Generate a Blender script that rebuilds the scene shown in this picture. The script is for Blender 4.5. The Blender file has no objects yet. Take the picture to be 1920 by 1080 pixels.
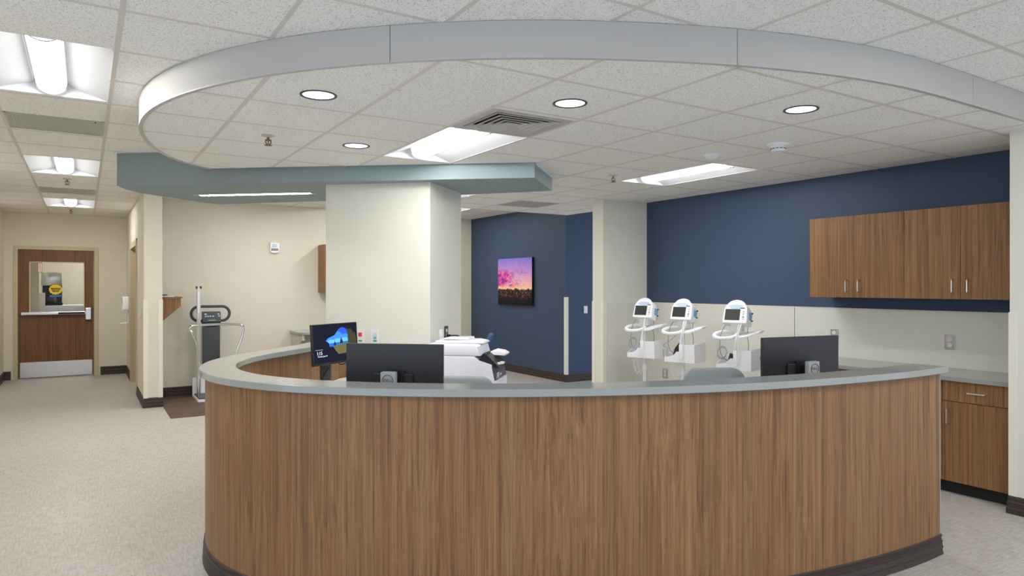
import bpy, bmesh, math, random
from mathutils import Vector, Matrix, Euler
from mathutils.geometry import delaunay_2d_cdt
random.seed(5)
SC = bpy.context.scene
COL = SC.collection
PI = math.pi
EYE = 1.53
TH = math.atan(802/1282)
FX, FY = math.sin(TH), math.cos(TH)
RX, RY = math.cos(TH), -math.sin(TH)
HO, HI, HS, HR = 2.724, 2.559, 2.432, 2.82

# ------------------------------------------------------------------ materials
def _nt(name):
    m = bpy.data.materials.new(name); m.use_nodes = True
    nt = m.node_tree; b = nt.nodes['Principled BSDF']
    return m, nt, b
def srgb(r, g, b):
    f = lambda c: (c/255/12.92 if c/255 <= .04045 else ((c/255+.055)/1.055)**2.4)
    return (f(r), f(g), f(b), 1)
def N(nt, t, **kw):
    n = nt.nodes.new(t)
    for k, v in kw.items():
        if k in n.inputs: n.inputs[k].default_value = v
        else: setattr(n, k, v)
    return n
def coords(nt, scale=(1, 1, 1), rnd=False):
    tc = N(nt, 'ShaderNodeTexCoord'); mp = N(nt, 'ShaderNodeMapping'); mp.inputs['Scale'].default_value = scale
    nt.links.new(tc.outputs['Object'], mp.inputs['Vector'])
    if rnd:
        oi = N(nt, 'ShaderNodeObjectInfo'); mu = N(nt, 'ShaderNodeMath', operation='MULTIPLY'); mu.inputs[1].default_value = 37.0
        nt.links.new(oi.outputs['Random'], mu.inputs[0]); cb = N(nt, 'ShaderNodeCombineXYZ')
        nt.links.new(mu.outputs[0], cb.inputs[0]); nt.links.new(mu.outputs[0], cb.inputs[1])
        nt.links.new(cb.outputs[0], mp.inputs['Location'])
    return mp.outputs['Vector']
def noise(nt, vec, scale, detail=2, rough=.5, dist=0):
    n = N(nt, 'ShaderNodeTexNoise', Scale=scale, Detail=detail, Roughness=rough, Distortion=dist)
    nt.links.new(vec, n.inputs['Vector']); return n.outputs['Fac']
def ramp(nt, fac, stops):
    r = N(nt, 'ShaderNodeValToRGB'); e = r.color_ramp.elements
    while len(e) < len(stops): e.new(.5)
    for i, (p, c) in enumerate(stops): e[i].position = p; e[i].color = c
    nt.links.new(fac, r.inputs['Fac']); return r.outputs['Color']
def mixc(nt, a, b, fac, mode='MIX'):
    m = N(nt, 'ShaderNodeMix', data_type='RGBA', blend_type=mode)
    for s, v in ((6, a), (7, b)):
        if isinstance(v, tuple): m.inputs[s].default_value = v
        else: nt.links.new(v, m.inputs[s])
    if isinstance(fac, float): m.inputs[0].default_value = fac
    else: nt.links.new(fac, m.inputs[0])
    return m.outputs[2]
def bump(nt, b, h, st=.1, d=.002):
    bp = N(nt, 'ShaderNodeBump', Strength=st, Distance=d)
    nt.links.new(h, bp.inputs['Height']); nt.links.new(bp.outputs['Normal'], b.inputs['Normal'])
def plain(name, col, rough=.5, metal=0, spec=.5, var=.04, sc=6., emit=None, es=0, bst=0, bsc=200.):
    m, nt, b = _nt(name)
    v = coords(nt); f = noise(nt, v, sc, 3)
    lo = tuple(c*(1-var) for c in col[:3])+(1,); hi = tuple(min(1, c*(1+var)) for c in col[:3])+(1,)
    nt.links.new(ramp(nt, f, [(.3, lo), (.7, hi)]), b.inputs['Base Color'])
    b.inputs['Roughness'].default_value = rough; b.inputs['Metallic'].default_value = metal
    b.inputs['Specular IOR Level'].default_value = spec
    if emit: b.inputs['Emission Color'].default_value = emit; b.inputs['Emission Strength'].default_value = es
    if bst: bump(nt, b, noise(nt, v, bsc, 2), bst, .001)
    return m
def wood(name, dark, mid, light, rough=.42, along='Z', k=1.):
    m, nt, b = _nt(name)
    s = {'Z': (1, 1, .0105), 'Y': (1, .0105, 1), 'X': (.0105, 1, 1)}[along]
    v = coords(nt, s, True)
    warp = noise(nt, coords(nt, tuple(.3 if q < 1 else 1.0 for q in s), True), 2.4, 2)
    va = N(nt, 'ShaderNodeVectorMath', operation='MULTIPLY_ADD'); nt.links.new(warp, va.inputs[0])
    va.inputs[1].default_value = (.07, .07, .0) if along == 'Z' else (.03, .03, .03); nt.links.new(v, va.inputs[2])
    vv = va.outputs[0]
    n1 = noise(nt, vv, 62*k, 6, .74, .1); n2 = noise(nt, vv, 260*k, 2, .5); n3 = noise(nt, vv, 7*k, 2, .5, .6)
    c = ramp(nt, n1, [(.28, dark), (.48, mid), (.70, light)])
    pores = ramp(nt, n2, [(.32, (.62, .58, .55, 1)), (.50, (1, 1, 1, 1))])
    c = mixc(nt, c, pores, .75, 'MULTIPLY')
    broad = ramp(nt, n3, [(.28, (.86, .82, .84, 1)), (.42, (1.02, .96, .93, 1)), (.55, (1.0, 1.0, .97, 1)), (.66, (.93, .97, .92, 1)), (.78, (1.12, 1.08, 1.0, 1))])
    c = mixc(nt, c, broad, .8, 'MULTIPLY')
    nt.links.new(c, b.inputs['Base Color']); b.inputs['Roughness'].default_value = rough
    b.inputs['Specular IOR Level'].default_value = .35
    bump(nt, b, n2, .05, .0005)
    return m
def tile_mat():
    m, nt, b = _nt('acoustic tile')
    v = coords(nt); a = noise(nt, v, 150, 2, .55, .9); c = noise(nt, v, 330, 1)
    f = ramp(nt, a, [(.35, (.46, .45, .44, 1)), (.43, (.905, .90, .89, 1))])
    g = ramp(nt, c, [(.32, (.80, .79, .78, 1)), (.46, (1, 1, 1, 1))])
    nt.links.new(mixc(nt, f, g, .8, 'MULTIPLY'), b.inputs['Base Color'])
    b.inputs['Roughness'].default_value = .95; b.inputs['Specular IOR Level'].default_value = .1
    bump(nt, b, a, .25, .002)
    return m
def floor_mat():
    m, nt, b = _nt('beige sheet vinyl')
    a = noise(nt, coords(nt, (1, .12, 1)), 90, 2); c = noise(nt, coords(nt, (.12, 1, 1)), 90, 2); d = noise(nt, coords(nt), 1.2, 3)
    f = mixc(nt, a, c, .5)
    col = ramp(nt, f, [(.36, srgb(160, 155, 147)), (.5, srgb(178, 173, 165)), (.64, srgb(193, 188, 181))])
    col = mixc(nt, col, ramp(nt, d, [(.3, (.96, .96, .96, 1)), (.7, (1.02, 1.02, 1.02, 1))]), 1.0, 'MULTIPLY')
    nt.links.new(col, b.inputs['Base Color']); b.inputs['Roughness'].default_value = .42
    b.inputs['Specular IOR Level'].default_value = .35
    return m
def plank_mat():
    m, nt, b = _nt('dark plank vinyl')
    br = N(nt, 'ShaderNodeTexBrick', Scale=1.0); br.inputs['Brick Width'].default_value = .9; br.inputs['Row Height'].default_value = .12
    br.inputs['Mortar Size'].default_value = .002; br.inputs['Color1'].default_value = (.75, .75, .75, 1); br.inputs['Color2'].default_value = (1.15, 1.15, 1.15, 1)
    br.inputs['Mortar'].default_value = (.4, .4, .4, 1)
    nt.links.new(coords(nt), br.inputs['Vector'])
    g = noise(nt, coords(nt, (.07, 1, 1)), 60, 4, .6)
    c = ramp(nt, g, [(.3, srgb(46, 33, 27)), (.5, srgb(86, 65, 53)), (.7, srgb(132, 106, 88))])
    nt.links.new(mixc(nt, c, br.outputs['Color'], 1.0, 'MULTIPLY'), b.inputs['Base Color'])
    b.inputs['Roughness'].default_value = .45
    return m
def speck(name, c0, c1, rough=.35, sc=220.):
    m, nt, b = _nt(name)
    f = noise(nt, coords(nt), sc, 2); nt.links.new(ramp(nt, f, [(.35, c0), (.6, c1)]), b.inputs['Base Color'])
    b.inputs['Roughness'].default_value = rough; b.inputs['Specular IOR Level'].default_value = .62
    return m
def steel(name, col, rough=.28, sc=(1, 60, 60)):
    m, nt, b = _nt(name)
    f = noise(nt, coords(nt, sc), 8, 2)
    nt.links.new(ramp(nt, f, [(.3, tuple(c*.88 for c in col[:3])+(1,)), (.7, col)]), b.inputs['Base Color'])
    b.inputs['Metallic'].default_value = 1; b.inputs['Roughness'].default_value = rough
    return m
def glow(name, col, s):
    m, nt, b = _nt(name); nt.nodes.remove(b); e = N(nt, 'ShaderNodeEmission')
    f = noise(nt, coords(nt), 3, 1)
    nt.links.new(ramp(nt, f, [(0, tuple(c*.97 for c in col[:3])+(1,)), (1, col)]), e.inputs['Color']); e.inputs['Strength'].default_value = s
    nt.links.new(e.outputs[0], nt.nodes['Material Output'].inputs['Surface'])
    return m
def lamp_mat():
    # perforated basket: the underside lets out far more light than the flanks
    m, nt, b = _nt('lamp basket'); nt.nodes.remove(b); e = N(nt, 'ShaderNodeEmission'); e.inputs['Color'].default_value = (1, .985, .96, 1)
    g = N(nt, 'ShaderNodeNewGeometry'); sp = N(nt, 'ShaderNodeSeparateXYZ'); nt.links.new(g.outputs['Normal'], sp.inputs[0])
    mr = N(nt, 'ShaderNodeMapRange'); mr.inputs['From Min'].default_value = -.5; mr.inputs['From Max'].default_value = -1; mr.inputs['To Min'].default_value = .8; mr.inputs['To Max'].default_value = 38
    nt.links.new(sp.outputs[2], mr.inputs['Value']); nt.links.new(mr.outputs[0], e.inputs['Strength'])
    nt.links.new(e.outputs[0], nt.nodes['Material Output'].inputs['Surface'])
    return m
def glass_mat():
    m, nt, b = _nt('clear glass')
    b.inputs['Base Color'].default_value = (.97, .99, .98, 1); b.inputs['Roughness'].default_value = .0
    b.inputs['Transmission Weight'].default_value = 1; b.inputs['IOR'].default_value = 1.02
    return m
def sunset_mat():
    m, nt, b = _nt('sunset print')
    tc = N(nt, 'ShaderNodeTexCoord'); sep = N(nt, 'ShaderNodeSeparateXYZ'); nt.links.new(tc.outputs['Object'], sep.inputs[0])
    wob = noise(nt, coords(nt, (0, 3, 0)), 2.5, 4); z = N(nt, 'ShaderNodeMath', operation='MULTIPLY_ADD')
    nt.links.new(wob, z.inputs[0]); z.inputs[1].default_value = -.14; nt.links.new(sep.outputs[2], z.inputs[2])
    zz = N(nt, 'ShaderNodeMapRange'); zz.inputs['From Min'].default_value = -.47; zz.inputs['From Max'].default_value = .33
    nt.links.new(z.outputs[0], zz.inputs['Value'])
    sky = ramp(nt, zz.outputs[0], [(.0, srgb(12, 8, 14)), (.30, srgb(26, 18, 22)), (.325, srgb(70, 40, 80)), (.345, srgb(250, 205, 150)), (.47, srgb(245, 180, 190)), (.68, srgb(196, 150, 210)), (1, srgb(130, 115, 205))])
    vc = coords(nt, (1, 1, 2.2)); cl = noise(nt, vc, 4.6, 6, .66, .8)
    yb = N(nt, 'ShaderNodeMapRange'); yb.inputs['From Min'].default_value = -.4; yb.inputs['From Max'].default_value = .55; nt.links.new(sep.outputs[1], yb.inputs['Value'])
    ad = N(nt, 'ShaderNodeMath', operation='MULTIPLY_ADD'); nt.links.new(yb.outputs[0], ad.inputs[0]); ad.inputs[1].default_value = .34; nt.links.new(cl, ad.inputs[2])
    cm = ramp(nt, ad.outputs[0], [(.56, (0, 0, 0, 1)), (.74, (1, 1, 1, 1))])
    band = ramp(nt, zz.outputs[0], [(.36, (0, 0, 0, 1)), (.42, (1, 1, 1, 1)), (.70, (1, 1, 1, 1)), (.8, (0, 0, 0, 1))])
    cm = mixc(nt, cm, band, 1.0, 'MULTIPLY')
    cc = ramp(nt, noise(nt, vc, 8, 4), [(.36, srgb(88, 48, 150)), (.50, srgb(190, 70, 165)), (.60, srgb(240, 95, 150)), (.72, srgb(252, 150, 165))])
    c = mixc(nt, sky, cc, cm)
    town = noise(nt, coords(nt), 34, 4, .7); tm = ramp(nt, town, [(.54, (0, 0, 0, 1)), (.66, (.55, .2, .1, 1))])
    gb = ramp(nt, zz.outputs[0], [(.12, (0, 0, 0, 1)), (.2, (1, 1, 1, 1)), (.30, (1, 1, 1, 1)), (.32, (0, 0, 0, 1))])
    c = mixc(nt, c, mixc(nt, tm, gb, 1.0, 'MULTIPLY'), 1.0, 'ADD')
    nt.links.new(c, b.inputs['Base Color']); b.inputs['Roughness'].default_value = .45; b.inputs['Specular IOR Level'].default_value = .2
    return m

M = dict(
    cream=plain('cream wall paint', srgb(216, 211, 195), .75, spec=.25, var=.012, bst=.04),
    pale=plain('pale wall paint', srgb(218, 217, 206), .7, spec=.25, var=.012, bst=.04),
    panel=plain('pale wall protection sheet', srgb(213, 212, 203), .5, spec=.3, var=.01),
    guard=plain('ivory corner guard', srgb(226, 222, 206), .45, spec=.4, var=.01),
    navy=plain('navy wall paint', srgb(60, 76, 101), .55, spec=.3, var=.02, bst=.04),
    teal=plain('grey green soffit paint', srgb(144, 160, 163), .65, spec=.25, var=.012),
    tile=tile_mat(), tbar=plain('ceiling grid', srgb(212, 207, 201), .5, var=.01),
    fascia=plain('white metal fascia', srgb(186, 184, 181), .38, spec=.5, var=.01),
    floor=floor_mat(), plank=plank_mat(),
    base=plain('dark brown rubber base', srgb(58, 46, 42), .5, spec=.4, var=.06),
    wood=wood('walnut laminate', srgb(90, 62, 38), srgb(134, 97, 63), srgb(160, 122, 84)),
    doorwood=wood('walnut door veneer', srgb(84, 56, 34), srgb(116, 80, 50), srgb(138, 98, 66)),
    counter=speck('grey solid surface', srgb(142, 145, 142), srgb(151, 153, 149), .13),
    frame=plain('tan painted steel', srgb(196, 184, 152), .5, var=.01),
    steel=steel('brushed steel', (.72, .72, .72, 1)), chrome=steel('chrome tube', (.85, .85, .86, 1), .15),
    dgrey=plain('dark grey plastic', srgb(58, 62, 68), .45, var=.05), black=plain('black plastic', srgb(24, 24, 27), .4, var=.05),
    bk=plain('black rubber', srgb(16, 16, 17), .6, var=.05), monback=plain('black monitor shell', srgb(38, 38, 42), .34, var=.04),
    silver=plain('silver plastic', srgb(158, 162, 165), .45, var=.02), white=plain('white plastic', srgb(236, 237, 240), .4, var=.01),
    offw=plain('off white plastic', srgb(226, 226, 220), .45, var=.01), blue=plain('sky blue plastic', srgb(108, 168, 222), .4, var=.03),
    screen=plain('dark monitor glass', srgb(58, 60, 58), .2, var=.03), chair=plain('grey upholstery', srgb(146, 152, 156), .7, var=.05, sc=40, bst=.2, bsc=400),
    chairb=plain('blue upholstery', srgb(44, 78, 118), .7, var=.06, sc=40), plum=plain('dark plum cuff fabric', srgb(58, 30, 46), .8, var=.1),
    vent=plain('grey perforated metal', srgb(184, 187, 184), .5, var=.03), copier=plain('copier white', srgb(236, 236, 246), .4, var=.01),
    copdark=plain('copier slate panel', srgb(74, 72, 92), .45, var=.03), red=plain('red button', srgb(206, 58, 48), .4), green=plain('green mark', srgb(52, 150, 110), .5),
    yellow=plain('yellow sticker', srgb(236, 205, 40), .5), bluest=plain('blue sticker', srgb(60, 110, 180), .5), redst=plain('red sign print', srgb(196, 60, 60), .5),
    paper=plain('white paper', srgb(238, 236, 230), .8, var=.01), bluebk=plain('violet blue cover', srgb(96, 96, 190), .5, var=.05),
    bronze=plain('bronze sprinkler metal', srgb(120, 98, 72), .4, metal=.6), brass=steel('dull brass', (.72, .58, .36, 1), .35), lamp=lamp_mat(), can=glow('downlight lamp', (1, .96, .9, 1), 22.0),
    refl=plain('white enamel reflector', srgb(198, 200, 204), .4, var=.005), glass=glass_mat(), art=sunset_mat(),
    shaze=glow('screen haze', srgb(96, 170, 240), 1.0), ssea=glow('screen sea', srgb(40, 100, 190), 1.0), sblack=glow('screen dark', srgb(26, 28, 40), 1.0), ssky=glow('screen sky', srgb(60, 130, 232), 1.0), sdeep=glow('screen deep sky', srgb(44, 84, 214), 1.0),
    ssand=glow('screen sand', srgb(100, 98, 62), .9), srock=glow('screen rock', srgb(30, 46, 62), 1.0), stext=glow('screen text', srgb(215, 228, 245), 1.0), srim=glow('screen rim', srgb(72, 70, 52), .7),
    hose=plain('grey rubber hose', srgb(120, 124, 128), .6), cool=plain('pale blue plastic', srgb(186, 206, 222), .4),
)

# ------------------------------------------------------------------ mesh builder
class MB:
    def __init__(s): s.bm = bmesh.new(); s.mi = 0
    def _faces(s, fs):
        for f in fs: f.material_index = s.mi
    def box(s, x0, x1, y0, y1, z0, z1, bev=0, seg=2):
        vs = [s.bm.verts.new(p) for p in ((x0, y0, z0), (x1, y0, z0), (x1, y1, z0), (x0, y1, z0), (x0, y0, z1), (x1, y0, z1), (x1, y1, z1), (x0, y1, z1))]
        fs = [s.bm.faces.new([vs[i] for i in q]) for q in ((3, 2, 1, 0), (4, 5, 6, 7), (0, 1, 5, 4), (1, 2, 6, 5), (2, 3, 7, 6), (3, 0, 4, 7))]
        s._faces(fs)
        if bev:
            es = list({e for f in fs for e in f.edges}); r = bmesh.ops.bevel(s.bm, geom=es, offset=bev, segments=seg, affect='EDGES', profile=.5); s._faces(r['faces'])
        return s
    def extr(s, pts, vec, bev=0, seg=2):
        vec = Vector(vec); pts = [Vector(p) for p in pts]; n = len(pts)
        nn = Vector((0, 0, 0))
        for i in range(n): nn += (pts[i]-pts[0]).cross(pts[(i+1) % n]-pts[0])
        if nn.dot(vec) < 0: pts = pts[::-1]
        a = [s.bm.verts.new(p) for p in pts]; b = [s.bm.verts.new(p+vec) for p in pts]
        fs = [s.bm.faces.new(a[::-1]), s.bm.faces.new(b)]
        for i in range(n): fs.append(s.bm.faces.new((a[i], a[(i+1) % n], b[(i+1) % n], b[i])))
        s._faces(fs)
        if bev:
            es = [e for e in fs[0].edges]+[e for e in fs[1].edges]
            r = bmesh.ops.bevel(s.bm, geom=es, offset=bev, segments=seg, affect='EDGES', profile=.5); s._faces(r['faces'])
        return s
    def prism(s, pts, z0, z1, bev=0): return s.extr([(x, y, z0) for x, y in pts], (0, 0, z1-z0), bev)
    def tube(s, pts, r, seg=8, closed=False):
        pts = [Vector(p) for p in pts]; n = len(pts); rings = []; up = Vector((0, 0, 1)); prev = None
        for i in range(n):
            if closed: t = (pts[(i+1) % n]-pts[i-1]).normalized()
            else: t = (pts[min(i+1, n-1)]-pts[max(i-1, 0)]).normalized()
            if prev is None:
                a = t.cross(up)
                if a.length < .05: a = t.cross(Vector((1, 0, 0)))
            else: a = prev-t*prev.dot(t)
            a.normalize(); prev = a; b = t.cross(a)
            rr = r[i] if isinstance(r, (list, tuple)) else r
            rings.append([s.bm.verts.new(pts[i]+a*rr*math.cos(2*PI*k/seg)+b*rr*math.sin(2*PI*k/seg)) for k in range(seg)])
        fs = []
        for i in range(n if closed else n-1):
            A, B = rings[i], rings[(i+1) % n]
            for k in range(seg): fs.append(s.bm.faces.new((A[k], A[(k+1) % seg], B[(k+1) % seg], B[k])))
        if not closed: fs.append(s.bm.faces.new(rings[0][::-1])); fs.append(s.bm.faces.new(rings[-1]))
        s._faces(fs); return s
    def lathe(s, prof, c=(0, 0, 0), seg=24, cap0=True, cap1=True):
        rings = [[s.bm.verts.new((c[0]+r*math.cos(2*PI*k/seg), c[1]+r*math.sin(2*PI*k/seg), c[2]+z)) for k in range(seg)] for r, z in prof]
        fs = []
        for A, B in zip(rings, rings[1:]):
            for k in range(seg): fs.append(s.bm.faces.new((A[k], A[(k+1) % seg], B[(k+1) % seg], B[k])))
        if cap0: fs.append(s.bm.faces.new(rings[0][::-1]))
        if cap1: fs.append(s.bm.faces.new(rings[-1]))
        s._faces(fs); return s
    def loft(s, secs, close=True):
        rings = [[s.bm.verts.new(p) for p in sec] for sec in secs]; fs = []; n = len(rings[0])
        for A, B in zip(rings, rings[1:]):
            for k in range(n if close else n-1): fs.append(s.bm.faces.new((A[k], A[(k+1) % n], B[(k+1) % n], B[k])))
        if close: fs.append(s.bm.faces.new(rings[0][::-1])); fs.append(s.bm.faces.new(rings[-1]))
        s._faces(fs); return s
    def ell(s, c, r, u=16, v=10):
        prof = []
        rings = []
        for j in range(1, v):
            a = -PI/2+PI*j/v
            rings.append([s.bm.verts.new((c[0]+r[0]*math.cos(a)*math.cos(2*PI*k/u), c[1]+r[1]*math.cos(a)*math.sin(2*PI*k/u), c[2]+r[2]*math.sin(a))) for k in range(u)])
        fs = []
        for A, B in zip(rings, rings[1:]):
            for k in range(u): fs.append(s.bm.faces.new((A[k], A[(k+1) % u], B[(k+1) % u], B[k])))
        fs.append(s.bm.faces.new(rings[0][::-1])); fs.append(s.bm.faces.new(rings[-1])); s._faces(fs); return s
    def xf(s, m): bmesh.ops.transform(s.bm, matrix=m, verts=s.bm.verts); return s
    def build(s, name, mat, parent=None, smooth=False, ang=35):
        me = bpy.data.meshes.new(name); bmesh.ops.recalc_face_normals(s.bm, faces=s.bm.faces); s.bm.to_mesh(me); s.bm.free()
        for m in (mat if isinstance(mat, list) else [mat]): me.materials.append(m)
        if smooth:
            for p in me.polygons: p.use_smooth = True
            me.set_sharp_from_angle(angle=math.radians(ang))
        o = bpy.data.objects.new(name, me); COL.objects.link(o)
        if parent: o.parent = parent
        return o
def B(*a, **k): return MB().box(*a, **k)
def tag(o, label, cat, group=None):
    o['label'] = label; o['category'] = cat
    if group: o['group'] = group
    return o
def thing(name, label, cat, loc=(0, 0, 0), rz=0, group=None):
    o = bpy.data.objects.new(name, None); COL.objects.link(o); o.location = loc; o.rotation_euler = (0, 0, rz); o.empty_display_size = .1
    return tag(o, label, cat, group)
def struct(o): o['kind'] = 'structure'; return o
def dup(root, loc, rz=None, label=None, group=None):
    r = root.copy(); COL.objects.link(r); r.location = loc
    if rz is not None: r.rotation_euler = (0, 0, rz)
    if label: r['label'] = label
    if group: r['group'] = group
    for ch in list(root.children):
        c = ch.copy(); COL.objects.link(c); c.parent = r
        for g in ch.children:
            d = g.copy(); COL.objects.link(d); d.parent = c
    return r
def face(dx, dy): return math.atan2(dy, dx)+PI/2          # local -Y looks along (dx, dy)
def at(u, d): return (d*FX+(u-960)/1282*d*RX, d*FY+(u-960)/1282*d*RY)
def rrect(w, h, r, n=5):
    out = []
    for cx, cy, a0 in ((w/2-r, h/2-r, 0), (-w/2+r, h/2-r, PI/2), (-w/2+r, -h/2+r, PI), (w/2-r, -h/2+r, 1.5*PI)):
        for k in range(n+1): a = a0+PI/2*k/n; out.append((cx+r*math.cos(a), cy+r*math.sin(a)))
    return out
def text_mesh(name, txt, size, mat, parent, loc, rot, depth=.0006):
    cu = bpy.data.curves.new(name, 'FONT'); cu.body = txt; cu.size = size; cu.align_x = 'CENTER'; cu.align_y = 'CENTER'; cu.extrude = depth
    t = bpy.data.objects.new(name, cu); COL.objects.link(t); dg = bpy.context.evaluated_depsgraph_get(); dg.update()
    me = bpy.data.meshes.new_from_object(t.evaluated_get(dg)); bpy.data.objects.remove(t); bpy.data.curves.remove(cu)
    me.materials.clear(); me.materials.append(mat)
    me.transform(Matrix.Translation(loc) @ Euler(rot).to_matrix().to_4x4())
    o = bpy.data.objects.new(name, me); COL.objects.link(o); o.parent = parent; return o
def spline(P, n=6):
    out = []
    for i in range(len(P)-1):
        p0, p1, p2, p3 = P[max(i-1, 0)], P[i], P[i+1], P[min(i+2, len(P)-1)]
        for k in range(n):
            t = k/n
            out.append(tuple(.5*((2*b)+(-a+c)*t+(2*a-5*b+4*c-d)*t*t+(-a+3*b-3*c+d)*t**3) for a, b, c, d in zip(p0, p1, p2, p3)))
    out.append(tuple(P[-1])); return out
def offset(P, d):                                           # shifts an open line to its right by d
    out = []
    for i, p in enumerate(P):
        a = Vector(P[max(i-1, 0)]); b = Vector(P[min(i+1, len(P)-1)]); t = (b-a).normalized()
        out.append((p[0]+t.y*d, p[1]-t.x*d))
    return out
def pip(p, poly):
    x, y = p; c = False; j = len(poly)-1
    for i in range(len(poly)):
        xi, yi = poly[i]; xj, yj = poly[j]
        if (yi > y) != (yj > y) and x < (xj-xi)*(y-yi)/(yj-yi)+xi: c = not c
        j = i
    return c

# ------------------------------------------------------------------ measured outlines
DO = [(4.172, 1.981), (4.001, 1.974), (3.837, 1.975), (3.675, 1.983), (3.511, 1.996), (3.347, 2.014), (3.182, 2.036), (3.017, 2.063), (2.854, 2.095), (2.692, 2.133), (2.532, 2.177), (2.375, 2.227), (2.22, 2.283), (2.068, 2.345), (1.918, 2.413), (1.77, 2.486), (1.625, 2.566), (1.482, 2.652), (1.343, 2.744), (1.208, 2.844), (1.079, 2.95), (.959, 3.065), (.848, 3.189), (.751, 3.321), (.668, 3.463), (.603, 3.612), (.558, 3.769), (.535, 3.931), (.535, 4.096), (.558, 4.262), (.604, 4.425), (.672, 4.581), (.758, 4.727), (.859, 4.86), (.985, 4.992), (1.157, 5.155), (1.39, 5.393), (1.63, 5.69), (1.862, 5.985)]
DO = spline(DO, 3)
RG = [(.951, 6.51), (.802, 6.391), (.685, 6.248), (.591, 6.089), (.515, 5.919), (.452, 5.743), (.401, 5.562), (.362, 5.379), (.334, 5.194), (.318, 5.009), (.316, 4.823), (.327, 4.639), (.352, 4.455), (.392, 4.274), (.445, 4.097), (.513, 3.923), (.593, 3.754), (.685, 3.592), (.789, 3.435), (.903, 3.287), (1.026, 3.145), (1.157, 3.012), (1.294, 2.887), (1.439, 2.77), (1.588, 2.66), (1.743, 2.559), (1.902, 2.464), (2.066, 2.377), (2.233, 2.297), (2.404, 2.223), (2.579, 2.156), (2.757, 2.097), (2.937, 2.045), (3.119, 2.002), (3.303, 1.967), (3.488, 1.943), (3.672, 1.929), (3.855, 1.923), (4.037, 1.922), (4.22, 1.922), (4.4, 1.923), (4.68, 1.926), (4.974, 1.93), (5.268, 1.945)]
RG = spline(RG, 3)

# ------------------------------------------------------------------ room shell
struct(B(-3, 10, -4, 18, -.1, 0).build('floor', M['floor']))
struct(MB().prism([(.84, 8.72), (4.4, 8.72), (4.4, 10.5), (.84, 10.5)], 0, .003).build('floor', M['plank']))
struct(B(-1.25, -1.1, 3.5, 13.65, 0, 2.9).build('wall_left', M['cream']))
w = MB(); w.box(-1.25, -.97, 13.65, 13.8, 0, 2.9); w.box(.205, .63, 13.65, 13.8, 0, 2.9); w.box(-.97, .205, 13.65, 13.8, 2.165, 2.9)
struct(w.build('wall_end', M['cream']))
w = MB(); w.box(.63, .835, 9.65, 10.94, 0, 2.9); w.box(.63, .835, 12.38, 13.8, 0, 2.9); w.box(.63, .835, 10.94, 12.38, 2.15, 2.9)
struct(w.build('wall_corridor', M['cream']))
struct(B(.835, 4.4, 10.5, 10.65, 0, 2.9).build('wall_alcove', M['cream']))
struct(B(4.4, 6.44, 11.8, 11.95, 0, 3.0).build('wall_rear', M['cream']))
w = MB(); w.prism([(6.44, 8.69), (9, 8.69), (9, 8.85), (6.6, 8.85), (6.6, 11.95), (6.44, 11.95)], 0, 3.0)
struct(w.build('wall_back', M['navy']))
struct(B(4.4, 4.55, 10.5, 11.8, 0, 3.0).build('wall_return', M['cream']))
struct(B(5.95, 6.1, 1.2, 6.54, 0, 2.9).build('wall_right', M['navy']))
struct(B(5.25, 5.95, 6.34, 6.54, 0, HI+.02).build('wall_pier', M['pale']))
struct(B(5.27, 5.95, .9, 2.12, 0, 2.9).build('wall_front', M['pale']))
CA, CB, CC, CD = (1.838, 6.086), (2.563, 5.446), (3.123, 5.931), (2.398, 6.571)
struct(MB().prism([CA, CB, CC, CD], 0, HS).build('wall_column', M['pale']))
# protection sheet on the right wall and on the pier, with a thin cap and a seam
w = MB(); w.box(5.942, 5.95, 4.245, 6.34, 0, 1.315); w.box(5.942, 5.95, 2.12, 4.238, 0, 1.315); w.box(5.938, 5.95, 2.12, 6.34, 1.315, 1.322)
struct(w.build('trim_1', M['panel']))
w = MB(); w.box(5.31, 5.942, 6.332, 6.34, 0, 1.315); w.box(5.31, 5.942, 6.328, 6.34, 1.315, 1.322)
struct(w.build('trim_2', M['panel']))

def guard(n, x, y, sx, sy, h, z0=.11):                       # L-shaped corner strip on the corner (x, y)
    m = MB(); a = .045; t = .006
    m.prism([(x-sx*t, y-sy*t), (x+sx*a, y-sy*t), (x+sx*a, y), (x, y), (x, y+sy*a), (x-sx*t, y+sy*a)], z0, h, .0015)
    struct(m.build('trim_%d' % n, M['guard']))
guard(3, .63, 9.65, 1, 1, 1.352); guard(4, .835, 9.65, -1, 1, 1.352); guard(5, 6.44, 8.69, 1, 1, 1.345, .12)
guard(6, 5.25, 6.34, 1, 1, 1.34, 0); guard(7, 5.27, 2.12, 1, -1, 1.35, .12); guard(8, 5.25, 6.54, 1, -1, 1.34, 0)

def baseboard(side, path, h=.125, left=False):               # wall on the left of the path, board sticks out to the right
    prof = [(0, 0), (.016, 0), (.016, .036), (.013, .042), (.013, .078), (.009, .084), (.009, h-.012), (.004, h), (0, h)]
    P = [Vector(p) for p in path]; secs = []
    for i, p in enumerate(P):
        if i == 0: d = (P[1]-p).normalized(); nn = Vector((d.y, -d.x))
        elif i == len(P)-1: d = (p-P[i-1]).normalized(); nn = Vector((d.y, -d.x))
        else:
            d0 = (p-P[i-1]).normalized(); d1 = (P[i+1]-p).normalized(); n0 = Vector((d0.y, -d0.x)); n1 = Vector((d1.y, -d1.x))
            nn = (n0+n1); nn = nn/(nn.length_squared/2)
        secs.append([(p.x+nn.x*q, p.y+nn.y*q, z) for q, z in prof])
    struct(MB().loft(secs).build('baseboard_'+side, M['base']))
baseboard('left', [(-1.1, 3.5), (-1.1, 13.65), (-1.005, 13.65)], .14)
baseboard('end', [(.235, 13.65), (.63, 13.65), (.63, 12.44)], .14)
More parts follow.
